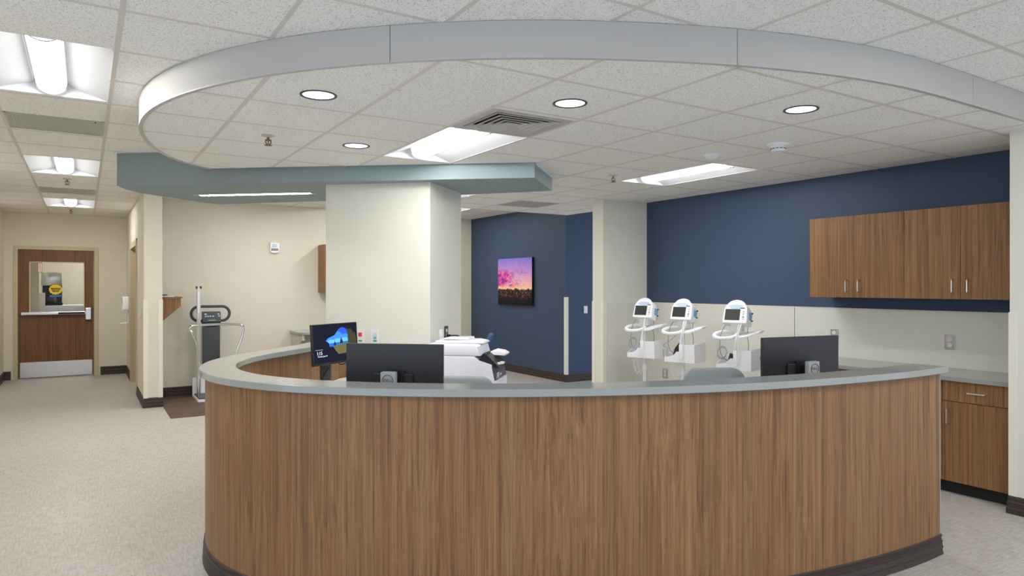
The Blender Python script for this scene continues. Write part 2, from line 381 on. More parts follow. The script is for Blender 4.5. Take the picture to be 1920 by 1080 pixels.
baseboard('corridor', [(.63, 10.88), (.63, 9.65), (.835, 9.65), (.835, 10.5), (2.6, 10.5)][0:5], .125)
baseboard('back', [(6.44, 11.8), (6.44, 8.69), (9, 8.69)], .125)
baseboard('front', [(5.30, 2.12), (5.27, 2.12), (5.27, .9)], .12)
baseboard('pier', [(5.25, 6.54), (5.25, 6.34), (5.94, 6.332)], .12)

# ------------------------------------------------------------------ ceilings
def ceiling(outline, holes, z, xs, ys, skip=()):
    pts = []; edges = []
    for loop in [outline]+holes:
        n0 = len(pts); pts += [Vector(p) for p in loop]; edges += [(n0+i, n0+(i+1) % len(loop)) for i in range(len(loop))]
    vo, _, fo, *_r = delaunay_2d_cdt(pts, edges, [], 0, 1e-5)
    m = MB(); vs = [m.bm.verts.new((v.x, v.y, z)) for v in vo]
    for f in fo:
        c = sum((vo[i] for i in f), Vector((0, 0)))/len(f)
        if pip(c, outline) and not any(pip(c, h) for h in holes): m.bm.faces.new([vs[i] for i in f])
    m.mi = 1; st = .02; hw = .012
    def ok(p): return pip(p, outline) and not any(pip(p, h) for h in holes) and not any(a <= p[0] <= b and c <= p[1] <= d for a, b, c, d in skip)
    x0 = min(p[0] for p in outline); x1 = max(p[0] for p in outline); y0 = min(p[1] for p in outline); y1 = max(p[1] for p in outline)
    for lines, ax, lo, hi in ((xs, 0, y0, y1), (ys, 1, x0, x1)):
        for L in lines:
            run = None; t = lo; dz = .0018 if ax == 0 else .0015
            while t < hi+st:
                p = (L, t+st/2) if ax == 0 else (t+st/2, L)
                q1 = (L-hw, t+st/2) if ax == 0 else (t+st/2, L-hw); q2 = (L+hw, t+st/2) if ax == 0 else (t+st/2, L+hw)
                g = ok(p) and (ok(q1) or ok(q2))
                if g and run is None: run = t
                if not g and run is not None:
                    if ax == 0: m.box(L-hw, L+hw, run, t, z-dz, z+.01)
                    else: m.box(run, t, L-hw, L+hw, z-dz, z+.01)
                    run = None
                t += st
    return struct(m.build('ceiling', [M['tile'], M['tbar']]))
GX = [.14+.626*k for k in range(-2, 13)]; GY = [1.605+.603*k for k in range(-7, 21)]
KX = [.767+.617*k for k in range(0, 9)]; KY = [2.775+.597*k for k in range(-2, 10)]
def rect(x0, x1, y0, y1): return [(x0, y0), (x1, y0), (x1, y1), (x0, y1)]
def circ(x, y, r, n=28): return [(x+r*math.cos(2*PI*k/n), y+r*math.sin(2*PI*k/n)) for k in range(n)]
g = .012
OT = [(-.486+g, .14-g, a+g, b-g) for a, b in ((GY[11]-.03, GY[13]-.04), (GY[17], GY[19]-.03), (GY[23]+.02, GY[25]-.05))]
OT += [(-.486+g, .14-g, GY[5], GY[7]), (2.018+g, 2.644-g, GY[4]+g, GY[6]-g), (3.896+g, 4.522-g, GY[4]+g, GY[6]-g)]  # unseen troffers added around the viewpoint to light the visitor side
HT = [(3.47-.295, 3.47+.295, 7.15-.59, 7.15+.59), (2.3-.295, 2.3+.295, 9.0-.59, 9.0+.59), (3.95-.295, 3.95+.295, 9.45-.59, 9.45+.59)]  # unseen troffers added to lift the far navy wall, alcove and passage
OV = [(-.486+g, .14-g, GY[14]-.01, GY[15]-.05), (-.486+g, .14-g, GY[21]-.02, GY[22]-.06)]
out_poly = [(-1.1, -2.5), (7.5, -2.5), (7.5, 2.15), (3.25, 2.15), (3.25, 10.5), (.63, 10.5), (.63, 13.65), (-1.1, 13.65)]
ceiling(out_poly, [rect(*r) for r in OT+OV+[HT[1]]], HO, GX, GY)
SF = [(.251, 7.140), (3.2, 4.757), (3.782, 5.325), (3.188, 6.053), (2.188, 7.264), (1.278, 8.174), (1.08, 8.08), (.918, 7.951), (.66, 7.76), (.473, 7.589), (.34, 7.40)]
IT = [(KX[2]+g, KX[3]-g, KY[4]+.02, KY[6]-.02), (KX[6]+g, KX[7]-g, KY[4]+.02, KY[6]-.02)]
ID = (KX[2]+g, KX[3]-g, KY[3]+.05, KY[4]+.0)
DL = [(1.073, 3.688), (2.327, 3.101), (3.553, 2.493), (1.698, 4.877)]
IG = (4.475, 5.07, 6.96, 7.52)
in_poly = [p for p in RG] + [(5.98, 1.945), (5.98, 8.05), (3.15, 8.05), (3.188, 6.06), (3.79, 5.325), (3.2, 4.745)]
ceiling(in_poly, [rect(*r) for r in IT+[ID, IG, HT[0]]]+[circ(x, y, .085) for x, y in DL], HI, KX, KY,
        skip=[(KX[0]+.03, KX[1]-.03, 3.3, 3.5), (KX[1]+.03, KX[2]-.03, 3.3, 3.5)])
RT = (5.0, 5.53, 10.02, 11.1)
ceiling([(3.2, 8.06), (5.99, 8.06), (5.99, 6.54), (9, 6.54), (9, 8.69), (6.44, 8.69), (6.44, 11.8), (3.2, 11.8)], [rect(*RT), rect(*HT[2])], HR, [4.4, 5.0, 5.54, 6.1], [8.75, 9.4, 10.0, 10.6, 11.2])
w = MB(); w.prism([(3.15, 8.05), (5.99, 8.05), (5.99, 6.54), (6.01, 6.54), (6.01, 8.07), (3.15, 8.07)], HI-.002, HR+.05)
struct(w.build('trim_9', M['fascia']))
struct(MB().prism(SF, HS, 2.80).build('trim_10', M['teal']))
# curved white fascia around the lowered ceiling: four butted panels
fas = bpy.data.objects.new('trim_11', None); COL.objects.link(fas); struct(fas)
def near(x, y): return min(range(len(RG)), key=lambda i: (RG[i][0]-x)**2+(RG[i][1]-y)**2)
cuts = [0, near(1.196, 2.975), near(2.577, 2.16), near(4.30, 1.922), len(RG)-1]
RI = offset(RG, .02)
RI2 = offset(RG, -.004); RI3 = offset(RG, .021)
for a, b in zip(cuts, cuts[1:]):
    secs = []
    for i in range(a, b+1):
        (x, y), (xi, yi), (xo, yo), (xj, yj) = RG[i], RI[i], RI2[i], RI3[i]
        if i in (a, b) and i not in (0, len(RG)-1):
            q = RG[i+1] if i == a else RG[i-1]; k = .0016/math.hypot(q[0]-x, q[1]-y)
            mv = lambda p: (p[0]+(q[0]-x)*k, p[1]+(q[1]-y)*k)
            (x, y), (xi, yi), (xo, yo), (xj, yj) = mv((x, y)), mv((xi, yi)), mv((xo, yo)), mv((xj, yj))
        secs.append([(x, y, HI+.006), (x, y, HO-.012), (xo, yo, HO-.010), (xo, yo, HO-.0025), (xi, yi, HO-.0025), (xi, yi, HI+.004), (xj, yj, HI+.002), (xj, yj, HI-.006), (xo, yo, HI-.006), (xo, yo, HI+.003)])
    MB().loft(secs).build('fascia_panel', M['fascia'], fas, True, 30)

# ------------------------------------------------------------------ ceiling lights and fittings
def make_troffer(w, l, label, loc, group='recessed ceiling troffers with a round central basket'):
    t = thing('ceiling_light', label, 'ceiling light', loc, 0, group)
    hw, hl, h = w/2, l/2, .085; r = .082
    pr = [(-hw, 0), (-hw+.012, .004), (-hw*.75, .028), (-hw*.5, .052), (-r-.012, .07), (-r-.01, h)]
    m = MB(); full = pr+[(-x, z) for x, z in pr[::-1]]
    top = [(-hw, .004), (-hw, h+.012), (hw, h+.012), (hw, .004)]
    m.loft([[(x, y, z) for x, z in full] for y in (-hl, hl)], close=False)
    for s in (-1, 1):
        y = s*hl
        vs = [m.bm.verts.new((x, y, z)) for x, z in full]; m.bm.faces.new(vs if s > 0 else vs[::-1])
    m.box(-hw, hw, -hl, hl, h+.002, h+.01)
    m.build('reflector', M['refl'], t, True, 20)
    n = 14; sec = [(-r*math.cos(PI*k/n), .068-.066*math.sin(PI*k/n)) for k in range(n+1)]
    sec += [(r, .083), (-r, .083)]
    MB().loft([[(x, y, z) for x, z in sec] for y in (-hl+.05, hl-.05)]).build('diffuser', M['lamp'], t, True, 40)
    for s in (-1, 1):
        y = s*(hl-.046)
        MB().tube([((r+.004)*-math.cos(PI*k/n), y, .07-.072*math.sin(PI*k/n)) for k in range(n+1)], .0028, 6).build('end_cap', M['silver'], t)
    return t
LT = ['ceiling light nearest in the left corridor', 'middle ceiling light of the left corridor, before the second grey grille', 'farthest ceiling light in the left corridor, near the wood door']
tr = None
for i, r in enumerate(OT):
    c = ((r[0]+r[1])/2, (r[2]+r[3])/2, HO)
    lab = LT[i] if i < 3 else 'added ceiling light behind the viewpoint, outside the picture'
    if i in (0, 1, 2): q = make_troffer(r[1]-r[0], r[3]-r[2], lab, c, 'corridor ceiling lights')
    elif i == 3: tr = q = make_troffer(r[1]-r[0], r[3]-r[2], 'added ceiling light overhead in the left corridor, outside the picture', c, 'added ceiling lights outside the picture')
    else: make_troffer(r[1]-r[0], r[3]-r[2], 'added ceiling light over the visitor side of the desk, outside the picture', c, 'added ceiling lights outside the picture')
for r, lab in zip(IT, ('ceiling light in the lowered round ceiling beside the square louvred diffuser', 'ceiling light in the lowered ceiling nearest the navy wall')):
    make_troffer(r[1]-r[0], r[3]-r[2], lab, ((r[0]+r[1])/2, (r[2]+r[3])/2, HI), 'nurse station ceiling lights')
make_troffer(RT[1]-RT[0], RT[3]-RT[2], 'ceiling light far back beyond the pale column, by the navy wall', ((RT[0]+RT[1])/2, (RT[2]+RT[3])/2, HR))

for x, y, z, lab in ((3.47, 7.15, HI-.0, 'added ceiling light behind the column top, hidden'), (2.3, 9.0, HO, 'added ceiling light of the alcove, hidden above the soffit edge'), (3.95, 9.45, HR, 'added ceiling light of the back passage, hidden by the column')):  # added lamps, kept out of view, that brighten the deep areas
    make_troffer(.59, 1.18, lab, (x, y, z), 'added ceiling lights hidden behind the soffit and column')

# slim light in the soffit
t = thing('soffit_light', 'slim rectangular light set in the grey-green soffit over the alcove', 'ceiling light', (1.43, 7.08, HS), math.atan2(-.79, .93))
m = MB(); L, W = .63, .07
for a in ((-L, L, -W, -W+.012), (-L, L, W-.012, W), (-L, -L+.014, -W, W), (L-.014, L, -W, W)): m.box(a[0], a[1], a[2], a[3], -.006, .0)
m.build('frame', M['fascia'], t)
B(-L+.10, L-.10, -.036, .036, -.004, -.0005).build('diffuser', M['lamp'], t)
for s in (-1, 1): B(min(s*(L-.095), s*(L-.05)), max(s*(L-.095), s*(L-.05)), -.028, .028, -.004, -.0005).build('end_lens', M['lamp'], t)

def make_downlight(label, loc):
    t = thing('downlight', label, 'downlight', loc, 0, 'round recessed downlights')
    MB().lathe([(.083, .004), (.098, .002), (.098, -.004), (.090, -.006), (.083, -.003)], seg=36, cap0=False, cap1=False).build('trim_ring', M['dgrey'], t, True)
    MB().lathe([(.084, 0), (.078, .03), (.066, .065), (.06, .075)], seg=36, cap0=False, cap1=False).build('reflector', M['refl'], t, True, 50)
    MB().lathe([(.0655, .066), (.0655, .072)], seg=30).build('lamp', M['can'], t)
    return t
d0 = make_downlight('downlight above the left curve of the desk, the leftmost large one', (*DL[0], HI))
dup(d0, (*DL[1], HI), None, 'downlight just right of the square louvred diffuser'); dup(d0, (*DL[2], HI), None, 'rightmost downlight, under the curved fascia'); dup(d0, (*DL[3], HI), None, 'farthest downlight, small one left of the ceiling light')

def make_grille(label, r, z, loc_rz=0, holes=True):
    w, l = r[1]-r[0], r[3]-r[2]
    t = thing('return_grille', label, 'air grille', ((r[0]+r[1])/2, (r[2]+r[3])/2, z))
    B(-w/2, w/2, -l/2, l/2, .002, .012).build('perforated_plate', M['vent'], t)
    m = MB()
    for a in ((-w/2, w/2, -l/2, -l/2+.018), (-w/2, w/2, l/2-.018, l/2), (-w/2, -w/2+.018, -l/2, l/2), (w/2-.018, w/2, -l/2, l/2)): m.box(*a, -.002, .008)
    m.build('frame', M['vent'], t)
    m = MB(); n = 26
    for k in range(n): x = -w/2+.03+(w-.06)*k/(n-1); m.box(x-.003, x+.003, -l/2+.02, l/2-.02, -.001, .003)
    m.build('louvre_bars', M['vent'], t)
    if holes: MB().lathe([(.006, -.004), (.006, .0)], (w/2-.06, -l/2+.05, -.001), 10).build('knob', M['bk'], t)
make_grille('grey return air grille in the left corridor, nearer one between two lights', OV[0], HO)
make_grille('grey return air grille in the left corridor, far one close to the last light', OV[1], HO)
make_grille('grey return air grille in the ceiling above the far navy wall', IG, HI, holes=False)

r = ID; w_, l_ = r[1]-r[0], r[3]-r[2]; cx, cy = (r[0]+r[1])/2, (r[2]+r[3])/2
t = thing('air_diffuser', 'square ceiling air diffuser with nested louvres next to the middle light', 'air diffuser', (cx, cy, HI))
m = MB()
for a in ((-w_/2, w_/2, -l_/2, -l_/2+.06), (-w_/2, w_/2, l_/2-.06, l_/2), (-w_/2, -w_/2+.06, -l_/2+.06, l_/2-.06), (w_/2-.06, w_/2, -l_/2+.06, l_/2-.06)): m.box(*a, -.002, .006)
m.build('frame', M['fascia'], t)
for k in range(5):
    a0, a1 = w_/2-.062-.044*k, w_/2-.062-.044*k-.040; b0, b1 = l_/2-.062-.044*k, l_/2-.062-.044*k-.040
    m = MB(); za, zb = -.005, .010
    P = [(-a0, -b0), (a0, -b0), (a0, b0), (-a0, b0)]; Q = [(-a1, -b1), (a1, -b1), (a1, b1), (-a1, b1)]
    for i in range(4):
        j = (i+1) % 4
        F = [(x*(1-.016/a0), y*(1-.016/b0)) for x, y in P]
        for dz in (0, .002):
            vs = [m.bm.verts.new((*p, z+dz)) for p, z in ((P[i], za), (P[j], za), (F[j], za), (F[i], za))]; m.bm.faces.new(vs)
            vs = [m.bm.verts.new((*p, z+dz)) for p, z in ((F[i], za), (F[j], za), (Q[j], zb), (Q[i], zb))]; m.bm.faces.new(vs)
    m.build('louvre', M['fascia'], t)
B(-.04, .04, -.03, .03, .004, .008).build('core', M['fascia'], t)
B(-w_/2+.02, w_/2-.02, -l_/2+.02, l_/2-.02, .03, .04).build('duct_liner', M['dgrey'], t)

def make_sprinkler(label, loc):
    t = thing('sprinkler_head', label, 'sprinkler', loc, 0, 'ceiling sprinkler heads')
    MB().lathe([(.045, 0), (.043, -.005), (.018, -.010), (.014, -.014)], seg=20).build('escutcheon', M['vent'], t, True)
    m = MB(); m.tube([(0, 0, -.010), (0, 0, -.026)], .007); m.tube([(-.012, 0, -.022), (-.014, 0, -.035), (-.004, 0, -.048)], .003, 6); m.tube([(.012, 0, -.022), (.014, 0, -.035), (.004, 0, -.048)], .003, 6); m.box(-.014, .014, -.004, .004, -.028, -.021); m.tube([(0, 0, -.026), (0, 0, -.05)], .0025, 6)
    m.xf(Matrix.Scale(1.35, 4)); m.build('frame_arms', M['bronze'], t)
    MB().lathe([(.026, -.066), (.026, -.069)], seg=16).build('deflector', M['bronze'], t)
    return t
s0 = make_sprinkler('sprinkler head in the lowered ceiling on the left of the desk', (1.071, 4.868, HI))
dup(s0, (4.181, 4.902, HI), None, 'sprinkler head just left of the light nearest the navy wall')
dup(s0, (-.162, 9.129, HO), None, 'sprinkler head behind the middle corridor light'); dup(s0, (-.176, 12.75, HO), None, 'sprinkler head behind the last corridor light, by the door')
t = thing('smoke_detector', 'round white smoke detector on the ceiling before the navy wall', 'smoke detector', (4.283, 3.193, HI))
MB().lathe([(.075, 0), (.075, -.01), (.06, -.022)], seg=28).build('base', M['white'], t, True)
MB().lathe([(.05, -.02), (.05, -.026), (.05, -.045), (.04, -.056)], seg=28).build('sensor_head', M['white'], t, True)
m = MB()
for k in range(12):
    a = 2*PI*k/12; c, s = math.cos(a), math.sin(a); m.tube([(c*.0505-s*.009, s*.0505+c*.009, -.036), (c*.0505+s*.009, s*.0505-c*.009, -.036)], .003, 5)
m.build('slots', M['bk'], t)
t = thing('ceiling_sensor', 'domed white ceiling sensor beside the light nearest the navy wall', 'sensor', (4.191, 3.729, HI+.002))
MB().lathe([(.07, 0), (.068, -.006), (.05, -.022), (.03, -.034)], seg=28).build('housing', M['white'], t, True)
MB().lathe([(.013, -.032), (.012, -.042), (.006, -.047)], seg=16).build('lens', M['offw'], t, True)
t = thing('ceiling_speaker', 'flat oval-looking round ceiling speaker in the far back ceiling', 'speaker', (5.75, 9.75, HR))
MB().lathe([(.11, 0), (.11, -.006), (.095, -.008)], seg=28).build('grille', M['vent'], t, True)

# ------------------------------------------------------------------ doors
def door_end():
    d = bpy.data.objects.new('door_1', None); COL.objects.link(d); struct(d); d.location = (-.385, 13.65, 0)
    W, H = .53, 2.118
    m = MB()
    for s in (-1, 1): m.box(min(s*W, s*(W+.058)), max(s*W, s*(W+.058)), -.012, .16, 0, H+.058)
    m.box(-W, W, -.012, .16, H, H+.058)
    for s in (-1, 1): m.box(min(s*(W-.012), s*W), max(s*(W-.012), s*W), .055, .075, 0, H)
    m.build('door_frame', M['frame'], d)
    m = MB(); gx0, gx1, gz0, gz1 = -.378, .388, 1.075, 1.92; y0, y1 = .012, .054; a = W-.014
    m.box(-a, gx0, y0, y1, .012, H-.004); m.box(gx1, a, y0, y1, .012, H-.004); m.box(gx0, gx1, y0, y1, .012, gz0); m.box(gx0, gx1, y0, y1, gz1, H-.004)
    m.build('door_leaf', M['doorwood'], d)
    m = MB()
    for q in ((gx0, gx0+.014, gz0, gz1), (gx1-.014, gx1, gz0, gz1), (gx0, gx1, gz0, gz0+.014), (gx0, gx1, gz1-.014, gz1)): m.box(q[0], q[1], y0-.004, y1+.004, q[2], q[3])
    m.build('glazing_bead', M['frame'], d)
    gl = B(gx0+.01, gx1-.01, .03, .034, gz0+.01, gz1-.01).build('glass', M['glass'], d)
    k = B(-W+.03, W-.03, .006, .0118, .02, .27).build('kick_plate', M['steel'], d)
    m = MB()
    for x in (-.4, -.13, .13, .4):
        for z in (.04, .25): m.lathe([(.006, 0), (.004, .002)], (x, .004, z), 8)
    p = B(-.485, .40, -.055, .01, 1.045, 1.092, .006).build('push_bar', M['steel'], d)
    B(.02, .39, -.058, -.054, 1.052, 1.085).build('bar_insert', M['bk'], p)
    B(.40, .485, -.05, .012, .95, 1.15, .008).build('latch_case', M['steel'], d)
    # stickers on the glass
    st = MB().extr([(.0+(.098 if k % 2 else .088)*math.cos(2*PI*k/28)-.02, .0285, 1.46+(.088 if k % 2 else .078)*math.sin(2*PI*k/28)) for k in range(28)], (0, .0012, 0)).build('yellow_sticker', M['yellow'], d); st['label'] = 'yellow round sticker'
    m = MB(); rr = random.Random(2)
    for i, zz in enumerate((1.478, 1.455, 1.43)):
        x = -.085+.012*i
        while x < .045-.01*i:
            wd = rr.uniform(.008, .018); m.box(x, x+wd, .0277, .0284, zz-.009, zz+.009); x += wd+.004
    m.build('print_mark', M['bk'], st)
    st = B(-.10, .075, .0285, .0297, 1.335, 1.372).build('blue_sticker', M['bluest'], d); st['label'] = 'blue strip sticker'
    st = B(-.262, -.205, .0285, .0297, 1.74, 1.905).build('red_sign', M['redst'], d); st['label'] = 'narrow red and white upright sign'
    B(-.256, -.211, .0277, .0284, 1.75, 1.895).build('sign_face', M['paper'], st)
    m = MB()
    for k in range(9): m.box(-.243, -.224, .0270, .0276, 1.765+.014*k, 1.772+.014*k)
    m.build('print_mark', M['redst'], st)
door_end()
d = bpy.data.objects.new('door_2', None); COL.objects.link(d); struct(d)
m = MB(); m.box(.612, .85, 10.94, 10.995, 0, 2.15); m.box(.612, .85, 12.325, 12.38, 0, 2.15); m.box(.612, .85, 10.995, 12.325, 2.095, 2.15)
m.box(.618, .632, 10.90, 10.94, 0, 2.19); m.box(.618, .632, 12.38, 12.42, 0, 2.19); m.box(.618, .632, 10.90, 12.42, 2.15, 2.19)
m.build('door_frame', M['frame'], d); B(.70, .745, 11.0, 12.32, .01, 2.09).build('door_leaf', M['doorwood'], d)
h = MB(); h.tube([(.70, 11.08, 1.0), (.645, 11.08, 1.0), (.645, 11.2, 1.0)], .009); h.build('door_handle', M['steel'], d)

# room behind the glazed door
w = MB(); w.box(-1.25, 1.2, 16.2, 16.3, 0, 2.7); w.box(-1.25, -1.15, 13.8, 16.2, 0, 2.7); w.box(1.1, 1.2, 13.8, 16.2, 0, 2.7)
struct(w.build('wall_kitchen', M['cream']))
ceiling([(-1.15, 13.8), (1.1, 13.8), (1.1, 16.2), (-1.15, 16.2)], [rect(.01, .59, 14.45, 15.55)], 2.6, [0, .6], [14.44, 15.56])
make_troffer(.58, 1.1, 'added ceiling light in the small room behind the glazed door', (.3, 15.0, 2.6), 'added lights behind the glazed door')  # added unseen lamp, lights what shows through the door glass
struct(B(-.84, -.66, 14.35, 14.5, 0, 2.6).build('wall_partition', M['pale']))
tag(B(-.66, -.58, 14.40, 14.48, 0, 1.40, .004).build('paper_towel_cabinet', M['white']), 'narrow white upright box seen through the door glass at lower left', 'cabinet')
t = thing('serving_counter', 'steel-fronted counter with white top seen through the door glass', 'counter', (-.15, 15.1, 0))
B(-.52, .75, -.25, .3, 1.13, 1.165).build('top', M['white'], t); B(-.5, .73, -.22, .28, 0, 1.13).build('body', M['steel'], t)
t = thing('coffee_brewer', 'stainless coffee brewer standing on the counter behind the door glass', 'coffee machine', (-.60, 15.1, 1.165))
t.location = (-.50, 15.1, 1.165)
B(-.16, .16, -.16, .2, .36, .60, .012).build('tank', M['steel'], t, True); B(-.15, .15, .06, .2, .0, .36).build('back_column', M['dgrey'], t)
B(-.16, .16, -.16, .2, .0, .05, .006).build('base', M['bk'], t); MB().lathe([(.05, .27), (.075, .355)], (0, -.04, 0), 20).build('brew_basket', M['bk'], t)
MB().lathe([(.07, .052), (.078, .09), (.06, .15), (.05, .17)], (0, -.04, 0), 20).build('carafe', M['dgrey'], t, True)
MB().tube([(.07, -.04, .15), (.13, -.04, .14), (.135, -.04, .08), (.075, -.04, .07)], .009).build('carafe_handle', M['bk'], t)

# ------------------------------------------------------------------ reception desk
t = thing('reception_desk', 'long curved walnut nurse station desk with grey counter and dark base', 'desk')
PO = offset(DO, .032); PI_ = offset(DO, .155); TI = offset(DO, .195)
def strip(outer, inner, z0, z1, name, mat, parent, bev=0, end=False):
    secs = [[(*o, z0), (*o, z1), (*i, z1), (*i, z0)] for o, i in zip(outer, inner)]
    if bev: secs = [[(*o, z0+bev), (o[0]+(i[0]-o[0])*bev/.2, o[1]+(i[1]-o[1])*bev/.2, z0), (i[0]+(o[0]-i[0])*bev/.2, i[1]+(o[1]-i[1])*bev/.2, z0), (*i, z0+bev), (*i, z1-bev), (i[0]+(o[0]-i[0])*bev/.2, i[1]+(o[1]-i[1])*bev/.2, z1), (o[0]+(i[0]-o[0])*bev/.2, o[1]+(i[1]-o[1])*bev/.2, z1), (*o, z1-bev)] for o, i in zip(outer, inner)]
    return MB().loft(secs).build(name, mat, parent, True, 30)
strip(DO, TI, 1.032, 1.067, 'countertop', M['counter'], t, .003)
cutP = 1
def trimstart(P, d):                                          # pull the first point of a line back by d
    a, b = Vector(P[0]), Vector(P[1]); return [tuple(a+(b-a).normalized()*d)]+P[1:]
strip(trimstart(PO, .035), trimstart(PI_, .035), .09, 1.032, 'front_panel', M['wood'], t)
a, b = trimstart(PO, .027), trimstart(PI_, .027); a2, b2 = trimstart(PO, .034), trimstart(PI_, .034)
MB().prism([a[0], a2[0], b2[0], b[0]], .11, 1.031).build('edge_strip', M['silver'], t)
prof = [(0, .112), (.006, .108), (.006, .100), (.002, .096), (.002, .080), (.010, .076), (.010, .070), (.006, .066), (.012, .040), (.012, .034), (.008, .030), (.014, .0), (-.10, .0), (-.10, .112)]
secs = []
PB = trimstart(PO, .02)
offs = {q: trimstart(offset(DO, .032-q), .02) for q in {p[0] for p in prof}}
for i in range(len(DO)): secs.append([(*offs[q][i], z) for q, z in prof])
MB().loft(secs).build('base_moulding', M['base'], t, True, 30)
# inner work surface, under the counter
ws_o = trimstart(offset(DO, .157), .05); ws_i = trimstart(offset(DO, .86), .05)
k0 = 6; k1 = 74; ws_i2 = []
for p in ws_i: ws_i2.append(p)
fr = [(4.12, 2.85), (3.3, 2.88), (2.8, 2.98), (2.3, 3.2), (1.9, 3.5), (1.62, 3.9), (1.55, 4.2), (1.62, 4.45), (1.85, 4.7), (2.4, 5.2)]
outl = ws_o+[(2.02, 5.84)]
poly = outl[:-3]+[(2.02, 5.80), (2.45, 5.36)]+fr[::-1][1:]
MB().prism(poly, .71, .74).build('work_surface', M['offw'], t)
for x, y in ((2.6, 2.75), (1.5, 3.6), (4.05, 2.6)): B(x-.02, x+.02, y-.02, y+.02, 0, .71).build('work_surface_leg', M['dgrey'], t)

# ------------------------------------------------------------------ monitors
def make_monitor(label, loc, rz, z0, W=.53, H=.315, tilt=0., pill=(.0, .0), sm='silver'):
    t = thing('computer_monitor', label, 'monitor', loc, rz, 'computer monitors on the curved desk')
    T = Matrix.Translation((0, -.02, z0)) @ Matrix.Rotation(tilt, 4, 'X')
    m = MB(); m.box(-W/2, W/2, -.012, .012, 0, H, .004); m.box(-W*.2, W*.2, .016, .03, .02, H*.5, .006); m.xf(T); m.build('display_shell', M['monback'], t)
    B(-W/2+.006, W/2-.006, -.0135, -.0115, .018, H-.006).xf(T).build('screen', M['sblack'], t)
    m = MB(); m.extr([(x, .03, H*.45+z) for x, z in rrect(.12, .12, .008)], (0, .006, 0)); m.lathe([(.05, -.001), (.05, .001)], (0, 0, 0), 24); m.xf(Matrix.Identity(4))
    m2 = MB(); m2.extr([(x, .03, H*.36+z) for x, z in rrect(.125, .125, .006)], (0, .004, 0)); m2.extr([(.045*math.cos(2*PI*k/28), .034, H*.36+.045*math.sin(2*PI*k/28)) for k in range(28)], (0, .006, 0)); m2.xf(T)
    m.bm.free(); m2.build('mount_plate', M['black'], t)
    B(-.025, .025, .02, .075, z0+H*.30, z0+H*.46, .004).build('mount_arm', M['black'], t)
    px, py = pill
    B(-.041+px, .041+px, .06, .10, .012, z0+H*.56, .006).build('stand_column', M[sm], t, True)
    B(-.13, .13, -.10, .12, 0, .012, .005).build('stand_base', M[sm], t, True)
    return t, T
p2 = at(738, 3.67)
fx, fy = FX*math.cos(.14)+RX*math.sin(.14), FY*math.cos(.14)+RY*math.sin(.14)
mon2, T2 = make_monitor('black monitor seen from behind at the left of the desk front, silver stand', (*p2, .74), face(fx, fy), .160, .54)
def logo(t, zc):
    MB().tube([(.029*math.cos(2*PI*k/32), .1018, zc+.029*math.sin(2*PI*k/32)) for k in range(32)], .0016, 6, closed=True).build('logo_ring', M['black'], t)
    text_mesh('logo_text', 'D\u2C6FLL' if False else 'DELL', .0215, M['black'], t, (0, .1005, zc), (PI/2, 0, PI))
logo(mon2, .292)
p3 = at(1505, 4.30); a3 = math.radians(20)
fx, fy = FX*math.cos(a3)-RX*math.sin(a3), FY*math.cos(a3)-RY*math.sin(a3)
mon3, T3 = make_monitor('dark monitor seen from behind near the right end of the desk', (*p3, .74), face(fx, fy), .137, .60, .33)
logo(mon3, .277)
mon1, T1 = make_monitor('monitor with its lit screen turned to the room, at the left rear of the desk', (1.54, 4.905, .74), face(.514, -.857), .222, .475, .292, math.radians(-4), sm='dgrey')
def on_screen(name, pts, mat, dy):
    MB().extr([(x, -.0137-dy, z) for x, z in pts], (0, -.0003, 0)).xf(T1).build(name, mat, mon1)
sx = lambda u: -.2375+.475*u; sz = lambda v: .018+.268*v
hole = [(.27, .57), (.31, .63), (.38, .665), (.46, .70), (.52, .79), (.57, .87), (.635, .905), (.70, .88), (.745, .80), (.765, .68), (.76, .55), (.765, .40), (.755, .20), (.54, .185), (.47, .31), (.43, .40), (.35, .40), (.335, .50)]
on_screen('screen_rim', [(sx(u), sz(v)) for u, v in ((.72, .88), (.80, .83), (.84, .86), (.90, .72), (.93, .76), (.965, .60), (.97, .42), (.90, .36), (.80, .30), (.755, .20))], M['srim'], .0000)
on_screen('screen_sky', [(sx(u), sz(v)) for u, v in hole], M['ssky'], .0005)
on_screen('screen_upper_sky', [(sx(u), sz(v)) for u, v in ((.535, .815), (.57, .87), (.635, .905), (.70, .88), (.745, .80), (.76, .70), (.70, .74), (.66, .70), (.60, .76))], M['sdeep'], .001)
on_screen('screen_haze', [(sx(u), sz(v)) for u, v in ((.31, .56), (.36, .60), (.45, .585), (.52, .62), (.60, .60), (.70, .63), (.762, .60), (.76, .50), (.34, .49))], M['shaze'], .0008)
on_screen('screen_sea', [(sx(u), sz(v)) for u, v in ((.338, .49), (.76, .52), (.762, .47), (.43, .40), (.35, .40))], M['ssea'], .001)
on_screen('screen_sand', [(sx(u), sz(v)) for u, v in ((.42, .405), (.60, .455), (.763, .475), (.765, .40), (.755, .20), (.54, .185), (.47, .31))], M['ssand'], .0013)
on_screen('screen_rock', [(sx(u), sz(v)) for u, v in ((.435, .43), (.445, .50), (.455, .52), (.46, .575), (.467, .52), (.48, .50), (.49, .43))], M['srock'], .0016)
on_screen('screen_rock', [(sx(u), sz(v)) for u, v in ((.575, .47), (.585, .55), (.597, .59), (.607, .635), (.617, .59), (.635, .56), (.65, .47))], M['srock'], .0016)
def scr_text(txt, size, u, v):
    o = text_mesh('screen_text', txt, size, M['stext'], mon1, (0, 0, 0), (0, 0, 0), .0002)
    o.data.transform(T1 @ Matrix.Translation((sx(u), -.0145, sz(v))) @ Euler((PI/2, 0, 0)).to_matrix().to_4x4())
